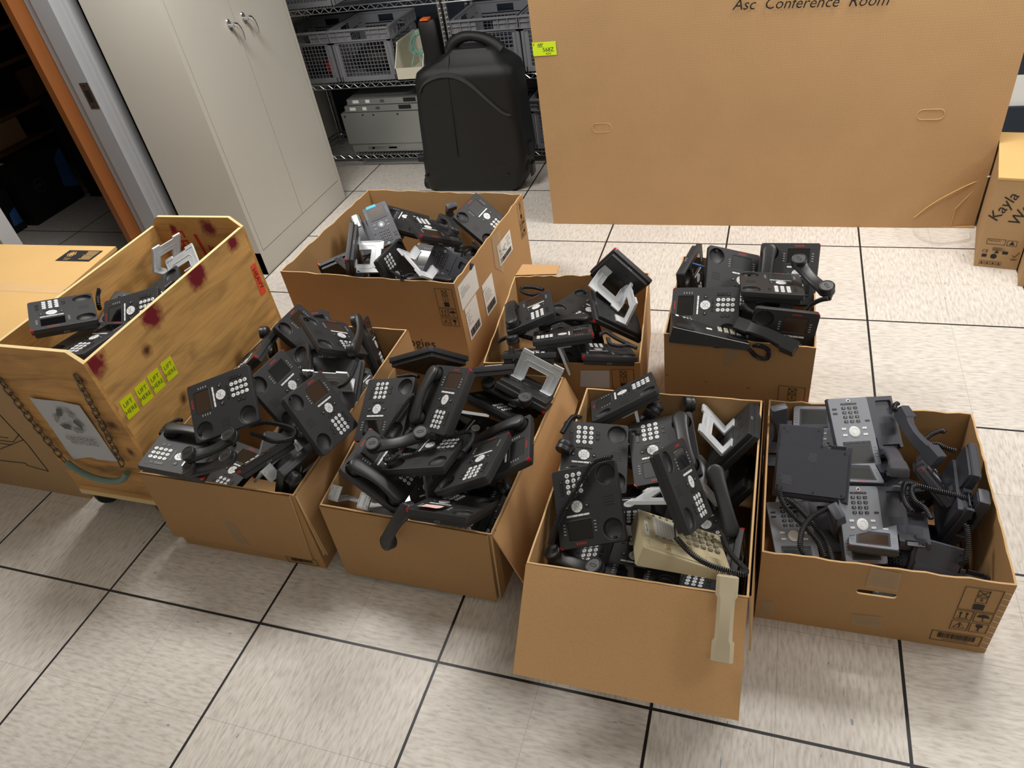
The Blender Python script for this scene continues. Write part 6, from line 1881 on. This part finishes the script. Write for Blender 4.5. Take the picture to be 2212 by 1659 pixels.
# ------------------------------------------------------------------ beige desk phone
def build_beige(pv):
    t = thing('desk_phone', 'old beige push-button desk phone lying on black phones in nearest box', 'telephone', group=G['F'])
    b = MB()
    X, Y = 100, 117
    side = [(Y, 0), (-Y + 6, -2), (-Y, -6), (-Y, -20), (Y - 4, -58), (Y, -56)]
    loops = []
    for x, ins in ((-X, 5), (-X + 1.5, 1.5), (-X + 5, 0), (X - 5, 0), (X - 1.5, 1.5), (X, 5)):
        l = []
        cy, cz = 0, -20
        for y, z in side:
            l.append(mm(x, y - math.copysign(ins, y), z - math.copysign(ins * .6, z - cz)))
        loops.append(l)
    b.loft(loops)
    b.build('body', 'beige_plastic', t, smooth=35)
    cr_ = MB()
    slab_mm(cr_, -94, -108, -46, 110, -.5, 1.5, 6, 0)
    for y0, y1 in ((44, 100), (-98, -50)):
        po = [mm(*p) for p in rrect(-90, y0, -52, y1, 7, 4)]
        pi_ = [mm(*p) for p in rrect(-84, y0 + 7, -58, y1 - 7, 5, 4)]
        cr_.loft([[(x, y, .0019) for x, y in po], [(x, y, .0004) for x, y in pi_]], cap0=False, mi=1)
    cr_.build('cradle', ['beige_plastic', 'beige_dark'], t, smooth=30)
    hk = MB().loft([[(x / 1000, y / 1000, .0015) for x, y in rrect(-84, 48, -58, 62, 5, 5)], [(x / 1000, y / 1000, .008) for x, y in rrect(-80, 51, -62, 58, 3, 5)]])
    hk.build('hook_switch', 'beige_dark', t)
    lp_ = MB()
    slab_mm(lp_, -40, 6, 92, 108, 0, 1.2, 4)
    lp_.build('label_panel', 'beige_plastic', t)
    pp = slab_mm(MB(), -22, 12, 74, 78, 1.2, 1.8, 1, 0)
    for k in range(7):
        pp.box(mm(-20, 20 + 8 * k, 1.8), mm(26, 20.8 + 8 * k, 1.95), mi=1).box(mm(29, 20 + 8 * k, 1.8), mm(72, 20.8 + 8 * k, 1.95), mi=1)
    pp.build('name_card', ['paper_white', 'beige_dark'], t)
    for x in (-30, 83):
        for y in (18, 37, 56, 75):
            key_mesh(x, y, 0, 4, None, square=(9, 7)).build('line_key', 'key_gray_beige', t)
    nl = slab_mm(MB(), -34, 94, 40, 104, 1.2, 1.9, .8, 0)
    nl.text('6844 6090E', .008, Matrix.Translation(mm(3, 99, 2.1)), 1)
    nl.build('number_label', ['paper_white', 'ink_gray'], t)
    key_mesh(60, 92, 6, 3, None).build('round_button', 'key_gray_beige', t)
    gl = '123456789*0#'
    for k in range(12):
        x, y = -6 + 26 * (k % 3), -34 - 19 * (k // 3)
        key_mesh(x, y, 0, 6, gl[k], square=(16, 12), gs=7).build('digit_key', ['key_gray_beige', 'ink_black'], t)
    for k in range(4):
        key_mesh(76, -34 - 19 * k, 0, 5, None, square=(13, 9)).build('function_key', 'key_gray_beige', t)
    for k in range(3):
        key_mesh(-8 + 28 * k, -14, 0, 4, None, square=(15, 8)).build('function_key', 'key_gray_beige', t)
    sl = MB()
    for k in range(14):
        sl.box(mm(-45, 36 - 4.2 * k, .9), mm(-22, 37.6 - 4.2 * k, 1.25))
    sl.build('speaker_slots', 'beige_dark', t)
    pose(t, pv)
build_beige(POSES['F_beige'][1])
HB = build_square_handset('telephone_handset', 'beige_handset', beige=True)
pose(HB, POSES['F_HB'][1])
HB['label'] = 'beige handset hanging over the long front flap of nearest box'
HB['category'] = 'handset'

# ------------------------------------------------------------------ older black digital phone
def build_digital(pv):
    t = thing('desk_phone', 'older black phone with white name strip and square pale keys, front of tall box', 'telephone', group=G['TR'])
    b = MB()
    side = [(120, 0), (-116, 0), (-120, -4), (-120, -22), (118, -52), (120, -48)]
    b.loft([[mm(x, y * k, z if z < 0 else z - e) for y, z in side] for x, k, e in ((-100, .985, 2), (-98, 1, .5), (98, 1, .5), (100, .985, 2))])
    b.build('body', 'phone_black_glossy', t)
    cr_ = MB()
    for y0, y1 in ((52, 108), (-108, -52)):
        po = [mm(*p) for p in rrect(-94, y0, -52, y1, 8, 4)]
        pi_ = [mm(*p) for p in rrect(-86, y0 + 8, -60, y1 - 8, 6, 4)]
        cr_.loft([[(x, y, .0006) for x, y in po], [(x, y, .002) for x, y in po], [(x, y, .0004) for x, y in pi_]], cap0=False)
    cr_.build('cradle', 'phone_side', t)
    ns = slab_mm(MB(), 44, -12, 60, 84, 0, .9, .8)
    ns.build('name_strip', 'paper_white', t)
    slab_mm(MB(), -40, -6, -24, 12, 0, .9, .8).build('number_label', 'paper_white', t)
    slab_mm(MB(), 40, 98, 66, 108, 0, .9, .8).build('logo_plate', 'paper_white', t)
    for k in range(8):
        for x in (38, 67):
            key_mesh(x, 80 - 12 * k, 0, 1.6, None, square=(6, 5)).build('line_key', 'bin_cream', t)
    for k in range(12):
        key_mesh(-30 + 18 * (k % 3), -32 - 20 * (k // 3), 0, 3, '123456789*0#'[k], square=(13, 13), gs=7).build('digit_key', ['bin_cream', 'ink_black'], t)
    for (x, y) in ((48, -36), (66, -36), (48, -56), (66, -56), (48, -76), (66, -90)):
        key_mesh(x, y, 0, 2, None, square=(7, 9)).build('function_key', 'bin_cream', t)
    pose(t, pv)
build_digital(POSES['TR_dig'][1])
HD = dup(HANDJ)
pose(HD, POSES['TR_HD'][1])
HD['label'] = 'angular black handset lying over the front rim of tall box'
HD['category'] = 'handset'
HD['group'] = 'loose and cradled telephone handsets'
for ch in HD.children:
    me = ch.data.copy()
    me.materials.clear()
    me.materials.append(MATS['phone_black_glossy'])
    ch.data = me
tag(MB().tube([(-.690, 1.36, .535), (-.610, 1.345, .520)], .004, 8).build('blue_strip', 'picture_blue'), 'thin blue plastic strip in the left back of tall box', 'strip')

# ------------------------------------------------------------------ coiled cords
CORDS = [
 ('coiled cord crossing the face of front left phone, nearest box', False, [(-0.762, 0.407, 0.499), (-0.789, 0.406, 0.490), (-0.818, 0.398, 0.476), (-0.839, 0.370, 0.448), (-0.862, 0.335, 0.414), (-0.885, 0.305, 0.384), (-0.898, 0.276, 0.357), (-0.907, 0.242, 0.329), (-0.910, 0.232, 0.319)]),
 ('coiled cord at back left of nearest box, above the standing handset', False, [(-0.898, 0.604, 0.445), (-0.919, 0.608, 0.445), (-0.928, 0.589, 0.445), (-0.933, 0.563, 0.445), (-0.938, 0.532, 0.445)]),
 ('coiled cord draped across the beige telephone', False, [(-0.574, 0.227, 0.430), (-0.542, 0.199, 0.424), (-0.512, 0.181, 0.418), (-0.479, 0.171, 0.412), (-0.444, 0.169, 0.406), (-0.415, 0.171, 0.400), (-0.405, 0.186, 0.394), (-0.416, 0.205, 0.388), (-0.439, 0.233, 0.382), (-0.459, 0.270, 0.376), (-0.466, 0.296, 0.370)]),
 ('straight cord end above the beige telephone', True, [(-0.581, 0.256, 0.460), (-0.579, 0.243, 0.445), (-0.575, 0.227, 0.430)]),
 ('coiled cord looping over the loose silver stand, crate-side box', False, [(-1.920, 0.393, 0.470), (-1.896, 0.407, 0.470), (-1.870, 0.416, 0.470), (-1.827, 0.414, 0.470), (-1.782, 0.408, 0.470), (-1.750, 0.394, 0.470), (-1.740, 0.371, 0.470), (-1.754, 0.354, 0.470), (-1.783, 0.342, 0.470), (-1.813, 0.342, 0.470), (-1.855, 0.354, 0.470), (-1.893, 0.363, 0.470)]),
 ('coiled cord hanging over the face-down phone, crate-side box', False, [(-1.665, 0.695, 0.530), (-1.668, 0.683, 0.518), (-1.669, 0.658, 0.506), (-1.674, 0.635, 0.494), (-1.689, 0.617, 0.482), (-1.714, 0.613, 0.470)]),
 ('short coiled cord beside the topmost phones, crate-side box', False, [(-1.876, 0.728, 0.500), (-1.857, 0.693, 0.500), (-1.835, 0.655, 0.500), (-1.815, 0.617, 0.500)]),
 ('coiled cord behind the front left handset by the plywood', False, [(-2.228, 0.418, 0.430), (-2.243, 0.421, 0.430), (-2.253, 0.407, 0.430), (-2.265, 0.387, 0.430), (-2.262, 0.359, 0.430), (-2.259, 0.347, 0.430)]),
 ('coiled cord across the blue-screen phone, middle box', False, [(-1.411, 0.577, 0.503), (-1.426, 0.568, 0.494), (-1.443, 0.544, 0.477), (-1.462, 0.513, 0.456), (-1.476, 0.486, 0.438), (-1.487, 0.460, 0.422)]),
 ('coiled cord curling in the centre of middle box', False, [(-1.310, 0.458, 0.450), (-1.277, 0.464, 0.450), (-1.245, 0.478, 0.450), (-1.222, 0.491, 0.450), (-1.199, 0.487, 0.450), (-1.190, 0.463, 0.450), (-1.192, 0.435, 0.450), (-1.200, 0.407, 0.450)]),
 ('short coiled cord under the caps-up handset, middle box', False, [(-1.405, 0.390, 0.430), (-1.413, 0.368, 0.430), (-1.425, 0.354, 0.430), (-1.437, 0.362, 0.430), (-1.430, 0.373, 0.430)]),
 ('short coiled cord between the two upright phones, middle box', False, [(-1.396, 0.479, 0.450), (-1.401, 0.457, 0.450), (-1.398, 0.435, 0.450)]),
 ('coiled cord behind the blue-screen phone, middle box', False, [(-1.509, 0.776, 0.400), (-1.538, 0.783, 0.400), (-1.575, 0.771, 0.400), (-1.589, 0.766, 0.400)]),
 ('coiled cord down the left of wide box, from the face-down phone', False, [(-0.336, 0.556, 0.310), (-0.329, 0.525, 0.295), (-0.311, 0.497, 0.280), (-0.281, 0.475, 0.265), (-0.251, 0.454, 0.250), (-0.226, 0.432, 0.235), (-0.210, 0.399, 0.220)]),
 ('coiled cord running parallel across front left phone, wide box', False, [(-0.316, 0.544, 0.270), (-0.289, 0.533, 0.260), (-0.256, 0.503, 0.250), (-0.229, 0.473, 0.240), (-0.205, 0.444, 0.230), (-0.190, 0.393, 0.220)]),
 ('coiled cord curving from the centre left handset, wide box', False, [(-0.196, 0.519, 0.290), (-0.226, 0.499, 0.282), (-0.253, 0.475, 0.275), (-0.270, 0.439, 0.267), (-0.274, 0.396, 0.260), (-0.266, 0.377, 0.252), (-0.250, 0.369, 0.245)]),
 ('long coiled cord arching over the edge-on phone, wide box', False, [(0.153, 0.598, 0.285), (0.110, 0.614, 0.285), (0.059, 0.625, 0.285), (0.015, 0.633, 0.285), (0.003, 0.611, 0.285), (0.010, 0.577, 0.285), (0.031, 0.554, 0.285), (0.041, 0.521, 0.285)]),
 ('coiled cord loop left of the edge-on phone, wide box', False, [(-0.000, 0.541, 0.280), (-0.013, 0.569, 0.280), (-0.017, 0.608, 0.280), (-0.007, 0.642, 0.280), (0.009, 0.641, 0.280)]),
 ('coiled cord hanging at the right front of wide box', False, [(0.125, 0.531, 0.270), (0.130, 0.506, 0.252), (0.130, 0.478, 0.235), (0.124, 0.455, 0.218), (0.114, 0.458, 0.200)]),
 ('coiled cord curving at the back wall of wide box', False, [(0.041, 0.790, 0.300), (0.069, 0.828, 0.300), (0.098, 0.850, 0.300), (0.108, 0.844, 0.300)]),
 ('coiled cord under the leaning handset, wide box', False, [(0.045, 0.792, 0.290), (0.084, 0.803, 0.290), (0.106, 0.789, 0.290), (0.130, 0.781, 0.290)]),
 ('coiled cord vanishing low at the front of wide box', False, [(0.041, 0.512, 0.170), (0.019, 0.483, 0.145), (0.007, 0.478, 0.120)]),
 ('curled cord end above the back rim of wide box', False, [(-0.025, 0.882, 0.335), (-0.023, 0.905, 0.335), (-0.014, 0.916, 0.335)]),
 ('curled cord beside the leaning handset top, wide box', False, [(-0.015, 0.890, 0.325), (-0.003, 0.906, 0.325), (0.004, 0.891, 0.325)]),
 ('coiled cord hanging from the handset over the right rim, tall box', False, [(-0.230, 1.059, 0.600), (-0.253, 1.083, 0.577), (-0.274, 1.094, 0.553), (-0.292, 1.089, 0.530)]),
 ('straight cord end below the handset at right rim, tall box', True, [(-0.226, 1.091, 0.600), (-0.224, 1.072, 0.600), (-0.230, 1.056, 0.600)]),
 ('coiled cord looping over the front rim of tall box', False, [(-0.472, 0.985, 0.462), (-0.447, 0.965, 0.463), (-0.421, 0.962, 0.438), (-0.393, 0.962, 0.433), (-0.388, 0.965, 0.461), (-0.410, 0.968, 0.475), (-0.434, 0.985, 0.465)]),
 ('thin wire looping over the front rim of tall box', True, [(-0.553, 0.970, 0.478), (-0.557, 0.970, 0.471), (-0.549, 0.970, 0.459), (-0.524, 0.970, 0.463), (-0.519, 0.970, 0.474), (-0.531, 0.970, 0.475)]),
 ('coiled cord behind the logo-left phone, tall box', False, [(-0.477, 1.067, 0.560), (-0.456, 1.036, 0.560), (-0.438, 1.022, 0.560)]),
 ('coiled cord loop at back left of small middle box', False, [(-1.220, 1.347, 0.400), (-1.268, 1.361, 0.400), (-1.308, 1.355, 0.400), (-1.299, 1.327, 0.400), (-1.254, 1.309, 0.400), (-1.220, 1.319, 0.400)]),
 ('coiled cord below the left phone, small middle box', False, [(-1.200, 1.089, 0.360), (-1.265, 1.101, 0.360), (-1.297, 1.079, 0.360), (-1.319, 1.049, 0.360)]),
 ('coiled cord double loop at the right of small middle box', False, [(-0.954, 1.118, 0.370), (-0.936, 1.138, 0.370), (-0.894, 1.106, 0.370), (-0.846, 1.076, 0.370), (-0.812, 1.056, 0.370), (-0.842, 1.070, 0.370), (-0.868, 1.062, 0.370), (-0.905, 1.070, 0.370), (-0.922, 1.103, 0.370)]),
 ('coiled cord over the front left rim of small middle box', False, [(-1.241, 0.990, 0.385), (-1.227, 0.951, 0.385), (-1.208, 0.913, 0.385)]),
 ('coiled cord across the front centre of TLHC box', False, [(-1.965, 1.423, 0.460), (-1.918, 1.404, 0.460), (-1.857, 1.343, 0.460), (-1.792, 1.301, 0.460)]),
 ('coiled cord end behind the arching handset, TLHC box', False, [(-1.760, 1.346, 0.450), (-1.786, 1.333, 0.450), (-1.791, 1.294, 0.450)]),
 ('short coiled cord below the blue-sticker phone, TLHC box', False, [(-2.119, 1.795, 0.360), (-2.121, 1.766, 0.360), (-2.121, 1.732, 0.360)]),
 ('short coiled cord by the labelled wall, TLHC box', False, [(-1.611, 1.650, 0.430), (-1.586, 1.621, 0.430), (-1.571, 1.591, 0.430)]),
 ('coiled cord standing up beside the highest phone, wooden crate', False, [(-2.540, 0.629, 0.800), (-2.549, 0.618, 0.780), (-2.537, 0.594, 0.760), (-2.546, 0.596, 0.740)]),
 ('curled cord at the phone top, back left in nearest box centre', False, [(-0.750, 0.573, 0.440), (-0.736, 0.578, 0.440), (-0.722, 0.574, 0.440), (-0.726, 0.562, 0.440)]),
 ('straight cord curl under the dusty slanting phone', True, [(-0.725, 0.733, 0.420), (-0.704, 0.725, 0.420), (-0.688, 0.736, 0.420), (-0.688, 0.743, 0.420)]),
]
for lab, thin, P in CORDS:
    c0 = Vector(P[0])
    own = min((r for r in COL.objects if r.parent is None and r.get('category') in ('telephone', 'handset') and r.get('label') != 'prototype'), key=lambda r: (r.location - c0).length)
    o = cord_mesh(P, thin=thin).build('coiled_cord' if not thin else 'straight_cord', 'cord_black', own, smooth=70)
    o.matrix_parent_inverse = (Matrix.Translation(own.location) @ own.rotation_quaternion.to_matrix().to_4x4()).inverted()
bw = MB()
bw.tube(catmull([(-.468, .165, .385), (-.455, .18, .40), (-.44, .165, .395), (-.45, .15, .38), (-.465, .16, .39), (-.45, .175, .40), (-.438, .155, .385)], 8), .0025, 6)
tag(bw.build('telephone_wire', 'beige_handset', smooth=60), 'loop of cream wire above the beige handset', 'cord')

for proto in (PHONE, SLATE, HAND, HANDJ):
    for ch in list(proto.children):
        for g_ in list(ch.children):
            bpy.data.objects.remove(g_)
        bpy.data.objects.remove(ch)
    bpy.data.objects.remove(proto)
